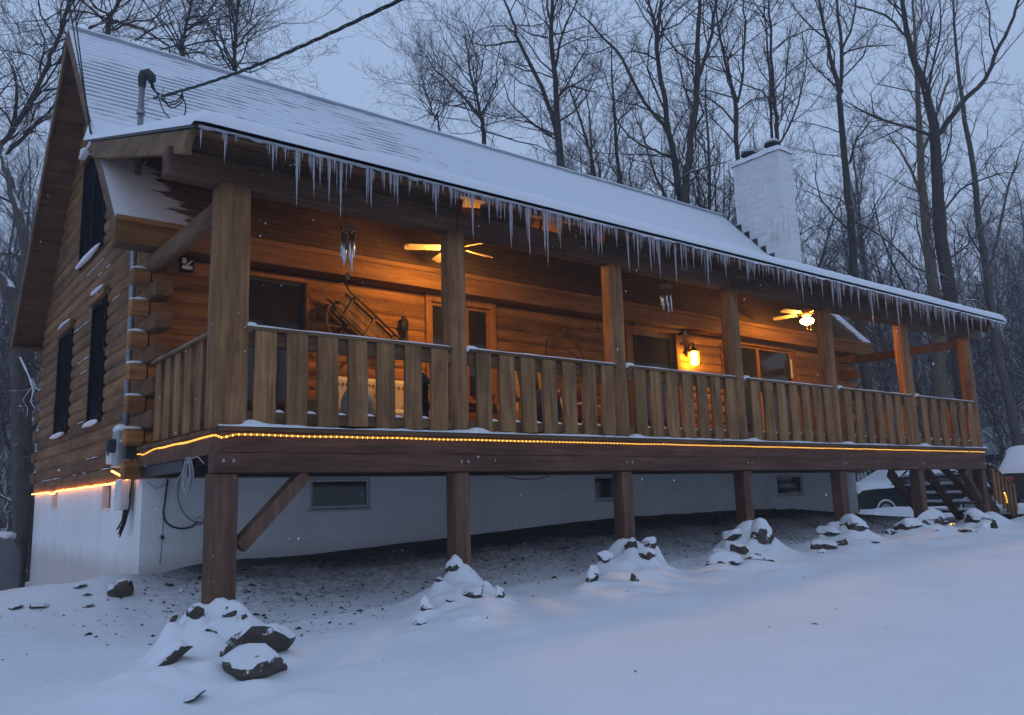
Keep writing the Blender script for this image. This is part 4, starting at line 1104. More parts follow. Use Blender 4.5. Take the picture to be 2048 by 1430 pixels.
# ================================================================== service mast, meter, cables
o=thing('service_mast',(-.1,3.33,-.1),'grey steel conduit mast rising through the eave to a hooded weatherhead','service mast')
MX,MY=-.10,3.22
f=MB(); f.tube([(MX,MY,.28),(MX,MY,4.72)],.038,n=14); f.build('conduit',M['galv'],o,smooth=True)
f=MB(); 
for z in (1.3,2.0): f.tube([(MX+.052*math.cos(a),MY+.052*math.sin(a),z) for a in [k*PI/8 for k in range(17)]],.008,n=5,cap=False)
f.lathe((MX,MY,4.25),[(.04,0),(.055,0),(.055,.05),(.04,.05)],14); f.build('strap',M['galv'],o)
f=MB(); f.tube([(MX,MY,4.62),(MX,MY,4.74),(MX+.015,MY-.01,4.80),(MX+.05,MY-.03,4.81),(MX+.09,MY-.06,4.76),(MX+.10,MY-.07,4.70)],[.044,.056,.064,.068,.062,.05],n=14); f.build('weatherhead',M['darkplastic'],o,smooth=True)
f=MB()
for k in range(3):
    s_=k*.03
    f.tube(sm([(MX+.10,MY-.07+s_,4.72),(MX+.12,MY-.09+s_,4.62),(MX+.17+s_,MY-.12,4.5),(MX+.25+s_,MY-.2,4.40-s_),(MX+.36+s_,MY-.3,4.42),(MX+.40,MY-.34,4.52)]),.009,n=6)
f.tube(sm([(MX+.17,MY-.12,4.5),(MX+.24,MY-.16,4.28),(MX+.36,MY-.22,4.18),(MX+.46,MY-.26,4.26),(MX+.45,MY-.3,4.42),(MX+.35,MY-.28,4.50),(MX+.2,MY-.18,4.46)]),.008,n=6)
f.build('drip_loop',M['cable'],o,smooth=True)
# overhead drop cable toward the street pole (twisted triplex)
A=Vector((MX+.02,MY-.05,4.42)); B=on('y',-2,800,0); dr_=(B-A); B2=A+dr_*2.0+Vector((0,0,.4))
def cabpt(t): 
    p=A+(B-A)*t*1.0; p.z-=.10*math.sin(min(1,t)*PI); 
    if t>1: p.z+=.10*(t-1)**2*PI*.5+.31*(t-1)*1
    return p
f=MB()
for k in range(3):
    pts=[]
    for i in range(150):
        t=.06+i/149*1.9; p=cabpt(t); a=t*42+k*2*PI/3; pts.append((p.x+.011*math.cos(a),p.y,p.z+.011*math.sin(a)))
    f.tube(pts,.0078,n=5)
o=thing('power_cable',tuple(A),'thick twisted overhead power cable running up to the right from the mast','cable')
f.build('twisted_wires',M['cable'],o,smooth=True)
f=MB(); p=cabpt(.10); f.tube([A,p],.006,n=5); f.lathe(p,[(0,-.04),(.02,-.03),(.025,.03),(0,.05)],8,axis=(B-A)); f.tube([p,(p.x+.03,p.y,p.z+.12)],.007,n=5); f.build('clamp',M['galv'],o)
o=thing('wire_pair',(-.5,3.4,3.7),'pair of thin dark wires running up past the roof peak at the left','cable')
f=MB()
for dx in (0,.05):
    a=on('x',-.52,186-dx*60,285); b=on('x',-.9,128+dx*240,-60); f.tube([a,a+(b-a)*.35+Vector((0,0,-.03)),a+(b-a)*.7+Vector((0,0,-.03)),b,b+(b-a)],.009,n=5)
f.build('wires',M['cable'],o)
o=thing('meter_box',(-.12,3.3,0),'grey electric meter box with snow on its top on the log gable wall','meter box')
f=MB(); f.box(-.20,-.045,3.15,3.42,-.20,.24,.012); f.build('box_body',M['greybox'],o)
f=MB(); f.lathe((-.2,3.28,.05),[(.085,0),(.085,.07),(.07,.09),(0,.095)],18,axis=Vector((-1,0,0))); f.build('meter_dial',M['darkplastic'],o,smooth=True)
f=MB(); f.blob((-.13,3.28,.25),.09,.15,.06,seed=2,sub=3,amp=.2); f.build('snow_cap',M['snow'],o,smooth=True)
o=thing('disconnect_box',(-.12,2.95,-.3),'dark hooded disconnect box with snow right of the meter box','electric box')
f=MB(); f.box(-.17,-.045,2.88,3.05,-.12,.08,.01); f.build('box_body',M['darkplastic'],o)
f=MB(); f.blob((-.12,2.96,.095),.09,.12,.035,seed=5,sub=3,amp=.3); f.build('snow_cap',M['snow'],o,smooth=True)
o=thing('junction_box',(-.12,3.95,0),'small white box with snow left of the meter box','electric box')
f=MB(); f.box(-.14,-.045,3.68,3.98,-.13,.08,.01); f.build('box_body',M['white_plastic'],o)
f=MB(); f.tube([(-.145,3.83,-.01),(-.16,3.83,-.01)],.02,n=10); f.build('port',M['darkplastic'],o)
f=MB(); f.blob((-.10,3.84,.10),.075,.18,.045,seed=8,sub=3,amp=.25); f.build('snow_cap',M['snow'],o,smooth=True)
o=thing('telephone_box',(-.12,3.25,-.5),'beige utility box under the meter box on the white wall','electric box')
f=MB(); f.box(-.15,-.012,3.12,3.40,-.70,-.34,.012); f.build('box_body',M['white_plastic'],o)
f=MB()
for k,(dy,dz) in enumerate(((0,0),(.05,.05),(-.03,-.03))): f.tube([(-.08,3.16+dy,-.69),(-.1,3.14+dy,-.82),(-.12,3.24+dy*2,-.98+dz),(-.09,3.12+dy,-.86),(-.05,3.10+dy,-.66),(-.04,3.06,-.3)],.009,n=6)
f.build('cable_tail',M['cable'],o)
# coil of cord hung from the deck rim
o=thing('cord_coil',(-.06,.82,-.25),'coil of grey cord hanging on the deck rim beside the nearest post','cord')
f=MB()
for k in range(7):
    rw=.07+.012*k; rh=.13+.012*(k%4); a0=k*.5
    f.tube([(-.085-.012*(k%3),.80+rw*math.sin(a),-.36+rh*math.cos(a)-.01*k) for a in [a0+j*PI/10 for j in range(21)]],.006,n=5)
f.tube([(-.09,.8,-.24),(-.07,1.0,-.34),(-.06,1.28,-.44)],.006,n=5); f.tube([(-.09,.8,-.24),(-.07,.6,-.23),(-.06,.45,-.30)],.006,n=5)
f.tube([(-.09,.8,-.46),(-.09,.83,-.6),(-.085,.78,-.68),(-.08,.86,-.72)],.006,n=5)
f.build('cord_loops',M['greybox'],o)
o=thing('wall_cable',(.3,D-.02,-.8),'black cables drooping down the white foundation wall behind the nearest post','cable')
f=MB()
yw=D-.03
f.tube(sm([(.27,yw,-.36),(.25,yw,-.6),(.24,yw,-.78),(.30,yw,-.88),(.42,yw,-.93),(.55,yw,-.92),(.63,yw,-.86)]),.010,n=6)
f.tube(sm([(.40,yw,-.36),(.39,yw,-.55),(.44,yw,-.72),(.55,yw,-.84),(.68,yw-.01,-.88),(.80,yw,-.90)]),.005,n=5)
f.tube([(.24,yw,-.78),(.235,yw,-1.05),(.22,yw,-1.32)],.004,n=5); f.lathe((.235,yw,-1.02),[(0,-.02),(.02,-.02),(.02,.02),(0,.02)],8)
f.tube([(.05,yw,-.40),(.15,yw,-.47),(.3,yw,-.40)],.003,n=4); f.tube([(.6,yw,-.83),(.66,yw,-.80),(.70,yw,-.86),(.64,yw,-.91),(.60,yw,-.86)],.004,n=4)
f.build('wires',M['cable'],o)
o=thing('slack_cable',(6,D-.03,-.36),'thin slack cable sagging over the top of the foundation between two posts','cable')
f=MB(); f.tube([(5.2+.9*t/10,D-.03,-.37-.05*math.sin(PI*t/10)) for t in range(11)],.006,n=5); f.build('wire',M['cable'],o)
# floodlight on rake
o=thing('flood_light',(-.55,4.3,4.0),'small snow topped flood light sticking out under the gable rake','flood light')
q=on('x',-.6,168,309); f=MB(); f.box(q.x-.04,q.x+.04,q.y-.12,q.y+.12,q.z-.035,q.z+.02,.01); f.build('lamp_housing',M['white_plastic'],o)
f=MB(); f.tube([q,(q.x+.12,q.y-.12,q.z)],.012,n=6); f.build('arm',M['white_plastic'],o)
f=MB(); f.blob((q.x,q.y,q.z+.035),.05,.13,.028,seed=3,sub=2); f.build('snow_cap',M['snow'],o,smooth=True)
# porch corner wall light box (unlit)
o=thing('porch_light_box',(.38,D-.06,2.2),'unlit square wall light with pale panes high on the log wall near the corner','wall light')
f=MB(); f.box(.30,.45,D-.14,D-.052,2.12,2.14,.003); f.box(.30,.45,D-.14,D-.052,2.29,2.31,.003); f.box(.30,.31,D-.14,D-.052,2.14,2.29); f.box(.44,.45,D-.14,D-.052,2.14,2.29); f.build('frame',M['black'],o)
f=MB(); f.box(.312,.438,D-.128,D-.12,2.15,2.19); f.box(.312,.36,D-.128,D-.12,2.22,2.285); f.add([(.35,D-.129,2.19),(.37,D-.129,2.19),(.438,D-.129,2.25),(.438,D-.129,2.275)],[(0,1,2,3)]); f.build('pane',M['white_plastic'],o)
# ================================================================== porch furniture and wall decorations
o=thing('sofa',(2.7,2.1,0),'cream upholstered porch sofa with red and tan cushions behind the railing','sofa')
f=MB(); f.box(1.98,3.45,2.35,2.55,.25,.93,.05); f.build('backrest',M['cream'],o)
f=MB(); f.box(1.98,3.45,1.75,2.36,.28,.46,.05); f.build('seat',M['cream'],o)
f=MB()
for k in range(22): f.box(2.02+k*.064,2.05+k*.064,2.343,2.352,.80,.84)
f.build('stitching',M['old'],o)
for X in (1.9,3.46):
    f=MB(); f.box(X-.06,X+.06,1.75,2.55,.1,.62,.04); f.build('arm',M['tan'],o)
for X in (2.02,3.4):
    f=MB(); f.box(X-.03,X+.03,1.8,1.86,0,.28); f.build('leg',M['old'],o)
def cushion(c,rx,ry,rz,mat,label,rot=0):
    f=MB(); f.blob(c,rx,ry,rz,seed=int(c[0]*10),amp=.12,sub=3,rot=rot); q=f.build('cushion',mat,smooth=True)
    for v in q.data.vertices: v.co-=Vector(c)
    q.location=c; tag(q,label,'cushion')
cushion((2.62,2.05,.53),.26,.16,.09,M['red'],'dark red cushion lying on the middle of the cream sofa')
cushion((2.55,2.2,.66),.25,.11,.12,M['tan'],'rounded tan cushion against the cream sofa back')
cushion((3.28,1.95,.55),.17,.2,.10,M['maroon'],'maroon cushion at the right end of the cream sofa')
f=MB(); f.blob((3.30,2.0,.83),.22,.25,.06,seed=4,amp=.2,sub=3); q=f.build('blanket',M['white_plastic'],smooth=True); tag(q,'white folded blanket draped on the right sofa arm','blanket')
o=thing('grey_box',(2.02,1.4,0),'dark grey plastic storage box in front of the sofa','box')
f=MB(); f.blob((2.02,1.4,.40),.2,.22,.32,seed=6,amp=.08,sub=3); f.build('cover',M['greybox'],o,smooth=True)
f=MB(); f.box(1.86,2.16,1.22,1.58,.0,.34,.02); f.build('bin',M['darkplastic'],o)
o=thing('bird_house',(2.62,.9,.38),'small dark pitched roof bird house on short legs behind the railing','bird house')
f=MB(); X,Y=2.55,.9
f.add([(X-.13,Y-.1,.66),(X+.13,Y-.1,.66),(X,Y-.1,.78),(X-.13,Y+.1,.66),(X+.13,Y+.1,.66),(X,Y+.1,.78)],[(0,1,2),(5,4,3),(0,2,5,3),(1,4,5,2),(0,3,4,1)]); f.build('roof',M['darkplastic'],o)
f=MB(); 
for dx in (-.07,.07): f.box(X+dx-.012,X+dx+.012,Y-.07,Y+.07,.42,.66)
f.box(X-.1,X+.1,Y-.09,Y+.09,.36,.42); f.build('frame',M['black'],o)
f=MB(); f.box(X-.09,X+.09,Y-.08,Y+.08,0,.36,.01); f.build('pedestal',M['blue'],o)
o=thing('throw_covered_chair',(5.0,1.75,0),'high backed chair draped with tan patterned throws and a dark blue blanket','chair')
f=MB(); f.box(4.80,5.28,1.95,2.03,.35,1.28,.03); f.build('backrest',M['old'],o)
f=MB(); f.blob((5.03,1.98,1.34),.085,.05,.07,seed=1,amp=.05,sub=3); f.build('finial',M['trim'],o,smooth=True)
f=MB()
def drape(u,v):
    return (4.68+.22*u+.10*(1-v),1.90-.05*math.sin(u*9)-.04,.72+.52*v)
f.grid(drape,12,8); f.grid(lambda u,v:(5.18+.16*u+.09*(1-v),1.90-.04*math.sin(u*7),.70+.50*v),12,8); d_=f.build('throw',M['tan'],o); d_.modifiers.new('s','SOLIDIFY').thickness=.025
f=MB(); f.blob((5.05,1.7,.52),.34,.26,.30,seed=9,amp=.25,sub=3); f.build('blanket',M['blue'],o,smooth=True)
f=MB(); f.blob((5.22,1.55,.72),.09,.09,.09,seed=3,amp=.2,sub=3); f.build('cloth',M['red'],o,smooth=True)
for dx in (-.22,.22):
    for dy in (-.22,.2):
        f=MB(); f.box(5.04+dx-.02,5.04+dx+.02,1.75+dy-.02,1.75+dy+.02,0,.4); f.build('leg',M['old'],o)
o=thing('wicker_basket',(4.5,1.55,0),'brown wicker basket beside the throw covered chair','basket')
f=MB(); f.lathe((4.5,1.6,0),[(.0,.01),(.17,.01),(.2,.3),(.23,.58),(.21,.58),(.18,.3),(.0,.05)],20); f.build('wicker_body',M['tan'],o,smooth=True)
f=MB()
for k in range(20): a=k*PI/10; f.tube([(4.5+.175*math.cos(a),1.6+.175*math.sin(a),.02),(4.5+.205*math.cos(a),1.6+.205*math.sin(a),.3),(4.5+.235*math.cos(a),1.6+.235*math.sin(a),.58)],.007,n=4)
f.build('weave',M['old'],o)
o=thing('folding_chair',(5.85,1.5,0),'maroon fabric folding camp chair behind the railing','chair')
f=MB(); f.grid(lambda u,v:(5.6+.5*u,1.75+.10*v-.04*math.sin(u*PI),.40+.42*v),8,8); s_=f.build('backrest',M['maroon'],o); s_.modifiers.new('s','SOLIDIFY').thickness=.012
f=MB(); f.grid(lambda u,v:(5.6+.5*u,1.3+.42*v,.42-.04*math.sin(u*PI)),8,8); s_=f.build('seat',M['maroon'],o); s_.modifiers.new('s','SOLIDIFY').thickness=.012
f=MB()
for X in (5.58,6.12):
    f.tube([(X,1.25,0),(X,1.75,.48)],.011,n=6); f.tube([(X,1.75,0),(X,1.28,.44)],.011,n=6); f.tube([(X,1.72,.35),(X,1.87,.88)],.011,n=6); f.tube([(X,1.25,.62),(X,1.78,.62)],.014,n=6); f.tube([(X,1.27,.42),(X,1.26,.62)],.011,n=6)
f.build('frame',M['white_plastic'],o)
o=thing('white_stand',(4.02,1.5,0),'thin white plant stand behind the railing just past the second post','stand')
f=MB()
for a in range(3):
    c,s_=math.cos(a*2.1),math.sin(a*2.1); f.tube([(4.0+.14*c,1.6+.14*s_,0),(4.0+.05*c,1.6+.05*s_,.3),(4.0+.1*c,1.6+.1*s_,.64)],.012,n=6)
f.build('legs',M['white_plastic'],o)
f=MB(); f.lathe((4.0,1.6,.62),[(0,0),(.14,0),(.16,.05),(.1,.02),(0,.02)],16); f.build('top',M['red'],o)
# low furniture feet / things under the rail are covered by slats
o=thing('wagon_wheel',(2.33,D-.2,1.5),'old wooden wagon wheel hung on the log wall behind the sled','wagon wheel')
wc=Vector((2.42,D-.22,1.62)); ax=Vector((.45,-1,.25)).normalized(); u_=ax.orthogonal().normalized(); v_=ax.cross(u_)
f=MB(); f.tube([wc+u_*(.36*math.cos(a))+v_*(.36*math.sin(a)) for a in [k*PI/16 for k in range(33)]],.022,n=6,cap=False); f.build('rim',M['old'],o)
f=MB(); f.lathe(wc-ax*.08,[(0,0),(.05,0),(.065,.08),(.05,.16),(0,.16)],12,axis=ax); f.build('hub',M['old'],o)
for k in range(10):
    a=k*PI/5; f=MB(); f.tube([wc+(u_*math.cos(a)+v_*math.sin(a))*.05,wc+(u_*math.cos(a)+v_*math.sin(a))*.35],.012,n=5); f.build('spoke',M['old'],o)
o=thing('wooden_sled',(2.75,D-.2,1.4),'weathered slatted wooden sled leaning diagonally on the log wall','sled')
a0=on('y',D-.30,672,618); a1=on('y',D-.12,782,720); dvec=(a1-a0).normalized(); side_=dvec.cross(Vector((0,1,0))).normalized(); 
if side_.z<0: side_=-side_
for k in range(4):
    f=MB(); off=side_*(.09*k-.02); f.beam(a0+off,a1+off,.014,.075,side_); f.build('slat',M['old'],o)
for k in (-.5,3.4):
    f=MB(); off=side_*(.09*k); p0=a0+off; f.tube([p0-dvec*.20+Vector((0,-.10,.02)),p0-dvec*.14+Vector((0,-.14,0)),p0-dvec*.02+Vector((0,-.07,0)),a1+off+Vector((0,-.05,0))],.016,n=6); f.build('runner',M['black'],o)
for t_ in (.12,.5,.85):
    f=MB(); p=a0+(a1-a0)*t_; f.beam(p-side_*.05+Vector((0,-.025,0)),p+side_*.34+Vector((0,-.025,0)),.03,.03,Vector((0,1,0))); f.build('cross_bar',M['old'],o)
f=MB(); f.tube([a0-side_*.03,a0+side_*.10-dvec*.28,a0+side_*.38-dvec*.1],.006,n=5); f.build('pull_rope',M['tan'],o)
o=thing('wheel_shadow_hoop',(2.2,D-.14,1.6),'wooden hoop shaped as the wheel shadow on the wall left of the sled','wall decoration')  # hoop and bars modelled in place of the wheel's shadow on the wall
f=MB(); c_=Vector((2.2,D-.12,1.62)); f.tube([c_+Vector((.23*math.cos(a)*.9,-.02,.30*math.sin(a))) for a in [k*PI/12 for k in range(25)]],.014,n=6,cap=False); f.tube([c_+Vector((-.2,-.02,.05)),c_+Vector((.2,-.02,.1))],.01,n=5); f.tube([c_+Vector((-.18,-.02,-.12)),c_+Vector((.2,-.02,-.06))],.01,n=5); f.build('shadow_hoop',M['old'],o)
o=thing('wall_ornament',(3.41,D-.1,1.75),'dark carved ornament hanging on the log wall between sled and window','wall decoration')
f=MB(); c_=(3.41,D-.11,1.78); f.blob(c_,.07,.03,.11,seed=3,amp=.35,sub=3); f.blob((3.39,D-.11,1.86),.035,.025,.05,seed=7,sub=2); f.tube([(3.42,D-.11,1.7),(3.44,D-.11,1.6),(3.40,D-.11,1.52),(3.36,D-.11,1.46)],[.03,.035,.045,.02],n=7); f.build('carving',M['black'],o,smooth=True)
f=MB(); f.tube([(3.42,D-.09,1.9),(3.42,D-.07,2.02)],.004,n=4); f.build('hook',M['black'],o)
o=thing('ox_yoke',(6.5,D-.1,1.7),'curved rusty yoke hung like an arch on the log wall','wall decoration')
f=MB(); p1,p2,p3=on('y',D-.12,1092,700),on('y',D-.12,1132,652),on('y',D-.12,1168,718); f.tube([p1+Vector((0,0,-.25)),p1,p1+Vector((.05,0,.22)),p2+Vector((-.05,0,-.04)),p2,p2+Vector((.12,0,-.15)),p3+Vector((-.08,0,.16)),p3,p3+Vector((.02,0,-.25))],[.014,.018,.016,.022,.03,.028,.024,.02,.016],n=7); f.tube([p1+Vector((0,0,.05)),(p1+p3)*.5+Vector((0,0,.1)),p3+Vector((0,0,-.05))],.012,n=5); f.build('arch',M['old'],o,smooth=True)
o=thing('wall_hook',(7.3,D-.1,2.1),'small wrought iron hook on the log wall left of the door','hook')
c_=on('y',D-.09,1196,656); f=MB(); f.tube([c_+Vector((-.1,0,-.02)),c_+Vector((.1,0,.0))],.008,n=5); f.tube([c_+Vector((0,0,.08)),c_+Vector((0,-.02,-.06)),c_+Vector((.04,-.04,-.08))],.008,n=5); f.blob(tuple(c_),.025,.015,.025,sub=1); f.build('iron',M['black'],o)
o=thing('thermometer',(13.3,D-.08,1.9),'thin pale thermometer on the log wall right of the glass door','thermometer')
c_=on('y',D-.07,1583,738); f=MB(); f.box(c_.x-.022,c_.x+.022,D-.085,D-.055,c_.z-.2,c_.z+.2,.005); f.build('tube',M['white_plastic'],o)
# ================================================================== stairs
stt=thing('staircase',(16,1.2,-1.4),'open timber staircase going down to the right from the porch end, snow on its treads','staircase')
sx0,sx1,sz0,sz1=L+.06,L+1.75,-.22,-1.62
for Y in (.42,1.22,2.02):
    f=MB(); f.beam((sx0,Y,sz0-.14),(sx1,Y,sz1-.04),.045,.26); f.build('stringer',M['pile'],stt)
nst=7
for k in range(nst):
    t_=(k+.8)/(nst+.4); X=sx0+(sx1-sx0)*t_; Z=sz0+(sz1-sz0)*t_+.06
    f=MB(); f.box(X-.13,X+.13,.40,2.06,Z-.04,Z,.004); tr=f.build('tread',M['weathery'],stt)
    f=MB(); f.grid(lambda u,v:(X-.13+.26*v,.42+1.6*u,Z-.002+.06*max(0,math.sin(PI*v))**.5*min(1,max(0,min(u,1-u))*14)*(1+.2*noise.noise(Vector((u*6,k,0))))),30,8); f.build('tread_snow',M['snow'],tr,smooth=True)
f=MB(); a_=on('y',.1,1980,930); b_=on('y',.1,2022,970); f.beam(a_,b_,.09,.035); f.build('hand_rail',M['weatherx'],stt)
for k in range(5):
    t_=(k+.5)/5; p=a_+(b_-a_)*t_; f=MB(); f.box(p.x-.045,p.x+.045,.08,.12,max(p.z-.68,-1.42),p.z-.02); f.build('baluster',M['weather'],stt)
f=MB(); f.box(b_.x-.02,b_.x+.08,.05,.15,-1.6,b_.z+.03,.006); f.build('newel_post',M['pile'],stt)
f=MB(); f.tube([(a_.x,a_.y,a_.z+.02),(b_.x,b_.y,b_.z+.02)],.022,n=6); f.build('rail_snow',M['snow'],stt)
p=on('y',0.04,2012,993); rope('rope_light',[tuple(p+Vector((-.05,0,.07))),tuple(p+Vector((0,0,.02))),tuple(p+Vector((.02,0,-.06))),tuple(p+Vector((.02,0,-.14)))],'short yellow rope light hanging on the stair railing',.05,.012,M['rope'],M['led'],100,.013)
p=on('x',L-.02,1779,856); rope('rope_light',[tuple(p+Vector((0,.05,.06))),tuple(p+Vector((0,-.08,-.06)))],'tiny yellow rope light piece glimpsed through the slats at the far porch end',.04,.01,M['rope'],M['led'],100,.014)
p,_=on_terrain(1906,1050); rope('rope_light',[tuple(p+Vector((-.08,0,.02))),tuple(p+Vector((.0,0.02,.03))),tuple(p+Vector((.09,0,.02)))],'short glowing rope light piece lying in the snow at the stairs foot',.04,.010,M['rope'],M['led'],100,.010)
# red wire ornament, planter, porch end items
p=atd(1973,1014,18.6); o=thing('wire_ornament',(p.x,p.y,p.z-.2),'red wire ball ornament on the snowy rocks by the stairs','ornament')
f=MB()
for k in range(6):
    a=k*PI/6; u_=Vector((math.cos(a),math.sin(a),0)); f.tube([p+u_*(.14*math.cos(b))+Vector((0,0,.20*math.sin(b))) for b in [j*PI/10 for j in range(21)]],.013,n=5,cap=False)
f.build('wire_hoops',M['pink'],o)
p,_=on_terrain(2040,1052); p=p+Vector((1.0,.4,0)); o=thing('round_planter',tuple(p),'round dark planter ring with a thick flat cushion of snow','planter')
pr=on('z',-1.30,1985,1030); cc_=Vector((17.6,.15,-1.62))
f=MB(); f.lathe(cc_,[(.0,.0),(1.0,.0),(1.02,.26),(.9,.30),(0,.3)],40); f.build('planter_ring',M['tub'],o)
f=MB(); f.lathe(cc_+Vector((0,0,.28)),[(1.06,.0),(1.05,.05),(.95,.14),(.7,.19),(0,.21)],40); f.build('snow_cap',M['snow'],o,smooth=True)
# ================================================================== vehicles
def car(name,c,yaw,label,paint,ln=4.5,wd=1.8,h=1.45,wwall=False,snow=.12,pick=False):
    o=thing(name,c,label,'car'); o_=Vector(c); Mx=Matrix.Rotation(yaw,3,'Z')
    def T(x,y,z): return o_+Mx@Vector((x,y,z))
    prof=[(-.5,.32),(-.5,.62),(-.46,.70),(-.20,.78),(-.07,1.0),(.26,1.0),(.40,.80),(.49,.74),(.5,.62),(.5,.32)]
    if pick: prof=[(-.5,.30),(-.5,.60),(-.46,.68),(-.22,.74),(-.10,1.0),(.30,1.0),(.44,.72),(.5,.66),(.5,.32)]
    f=MB(); belt=.66
    low=[(x*ln,min(z,belt+.06*(abs(x)<.25))*h) for x,z in prof]
    secs=[]
    body=[(-.5,.26),(-.5,.55),(-.47,.64),(-.2,.70),(.40,.71),(.49,.66),(.5,.55),(.5,.26)]
    n=len(body)
    ring=lambda yy,ins: [T(x*ln*(1-ins*.03),yy,z*h-ins*.02) for x,z in body]
    rows_=[ring(-wd/2+.05,1),ring(-wd/2,0),ring(-wd/2,0),ring(wd/2,0),ring(wd/2-.05,1)]
    rows_=[ring(-wd/2+.06,1.2),ring(-wd/2,0),ring(wd/2,0),ring(wd/2-.06,1.2)]
    vs=[p for r in (rows_[1],rows_[2]) for p in r]
    f.add(vs,[tuple(range(n))[::-1],tuple(range(n,2*n))]+[(i,(i+1)%n,(i+1)%n+n,i+n) for i in range(n)])
    f.build('body',paint,o,bevel=.05)
    cab=[(-.24,.69),(-.08,.98),(.24,1.0),(.41,.70)]
    f=MB(); vs=[T(x*ln,s_*(wd/2-.04-.14*(z>.8)),z*h) for s_ in (-1,1) for x,z in cab]
    f.add(vs,[(3,2,1,0),(4,5,6,7),(0,1,5,4),(1,2,6,5),(2,3,7,6),(3,0,4,7)]); f.build('cabin_glass',M['glass'],o,bevel=.04)
    f=MB()
    for x0,x1,z0,z1 in ((-.25,-.085,.69,.985),(-.085,.245,.985,1.005),(.245,.42,1.005,.70),(.06,.065,.69,1.0)):
        for s_ in (-1,1):
            ya=s_*(wd/2-.035-.14*(z0>.8)); yb_=s_*(wd/2-.035-.14*(z1>.8)); f.beam(T(x0*ln,ya,z0*h),T(x1*ln,yb_,z1*h),.05,.05)
    f.build('roof_pillars',paint,o)
    for x in (-.31,.31):
        for s_ in (-1,1):
            f=MB(); c0=T(x*ln,s_*(wd/2-.12),.33); axd=(T(x*ln,s_*1,.33)-T(x*ln,0,.33)).normalized()
            f.lathe(c0,[(.18,-.02),(.33,-.02),(.34,.02),(.34,.12),(.33,.16),(.2,.16)],28,axis=axd); wh=f.build('wheel',M['rubber'],o,smooth=True)
            f=MB(); f.lathe(c0,[(0,.13),(.06,.15),(.2,.13),(.21,.165)],28,axis=axd); f.build('rim',M['greybox'],wh,smooth=True)
            if wwall: f=MB(); f.lathe(c0,[(.27,.163),(.275,.172),(.325,.168),(.328,.155)],28,axis=axd); f.build('white_wall_band',M['white_plastic'],wh,smooth=True)
    # snow shell
    f=MB()
    top=[(-.5,.60),(-.47,.665),(-.36,.70),(-.24,.72),(-.085,.99),(.0,1.01),(.12,1.02),(.245,1.01),(.415,.73),(.485,.69),(.5,.62)]
    def sn(u,v):
        t_=v*(len(top)-1); i=min(int(t_),len(top)-2); fr=t_-i; x=top[i][0]*(1-fr)+top[i+1][0]*fr; z=top[i][1]*(1-fr)+top[i+1][1]*fr
        hw=wd/2+.02-.13*ss(.72,.98,z); a=(2*u-1); yy=hw*a
        e=(1-abs(a)**5)*(1 if .02<v<.98 else .3); nn=noise.noise(Vector((x*6,yy*2,3)))
        dz=-.10*ss(.9,1,abs(a))*(1+1.5*nn)
        return T(x*ln,yy*1.01,z*h+snow*(e+.25*nn)+dz)
    f.grid(sn,26,60); q=f.build('snow_cover',M['snow'],o,smooth=True)
    for s_ in (-1,1):
        f=MB(); m0=T(-.17*ln,s_*(wd/2+.10),.76*h); f.blob(m0,.07,.09,.09,sub=2,amp=.05); f.beam(T(-.17*ln,s_*(wd/2-.05),.70*h),m0,.04,.04); f.build('wing_mirror',M['darkplastic'],o,smooth=True)
    for s_ in (-1,1):
        f=MB(); p0=T(.5*ln+.01,s_*(wd/2-.2),.56*h); f.blob(p0,.06,.16,.08,sub=2,amp=.02,rot=yaw); f.build('tail_lamp',M['taillight'],o)
        f=MB(); p0=T(-.5*ln-.01,s_*(wd/2-.25),.50*h); f.blob(p0,.05,.12,.08,sub=2,amp=.02,rot=yaw); f.build('headlight',M['greybox'],o)
    return o
gc=Vector((22.2,6.0,0)); gz_=ground(gc.x,gc.y)
car('parked_car',(22.35,5.35,gz_-.20),math.radians(-25),'dark green parked car under snow, seen beneath the deck beside the foundation',M['carpaint'],wwall=True,h=1.5,snow=.10)
gz_=ground(23.4,2.4)
car('parked_car',(23.1,1.75,gz_),math.radians(197),'snow buried dark car with red tail lamp beyond the stair rail',M['carpaint'],h=1.62,wd=1.9,snow=.16)
# shed far right
p=atd(2048,890,36); gz_=ground(p.x,p.y)
o=thing('shed',(p.x,p.y,gz_),'dark shed with a snow covered pitched roof far behind the cars','shed')
vr=Vector((CR.x,CR.y,0)).normalized(); vf=Vector((CD.x,CD.y,0)).normalized()
ev=atd(2016,900,36); pk=atd(2052,850,36); 
base=Vector((ev.x,ev.y,0)); W_=2*(Vector((pk.x,pk.y,0))-base).dot(vr)
def SP(a,b,z): q=base+vr*a+vf*b; return (q.x,q.y,z)
f=MB(); ez=ev.z-.05; f.add([SP(.15,0,gz_-.5),SP(W_-.15,0,gz_-.5),SP(W_-.15,0,ez),SP(W_/2,0,pk.z-.1),SP(.15,0,ez),SP(.15,5,gz_-.5),SP(W_-.15,5,gz_-.5),SP(W_-.15,5,ez),SP(W_/2,5,pk.z-.1),SP(.15,5,ez)],[(0,1,2,3,4),(9,8,7,6,5),(0,5,6,1),(1,6,7,2),(4,9,5,0)]); f.build('wall',M['shed'],o)
f=MB(); 
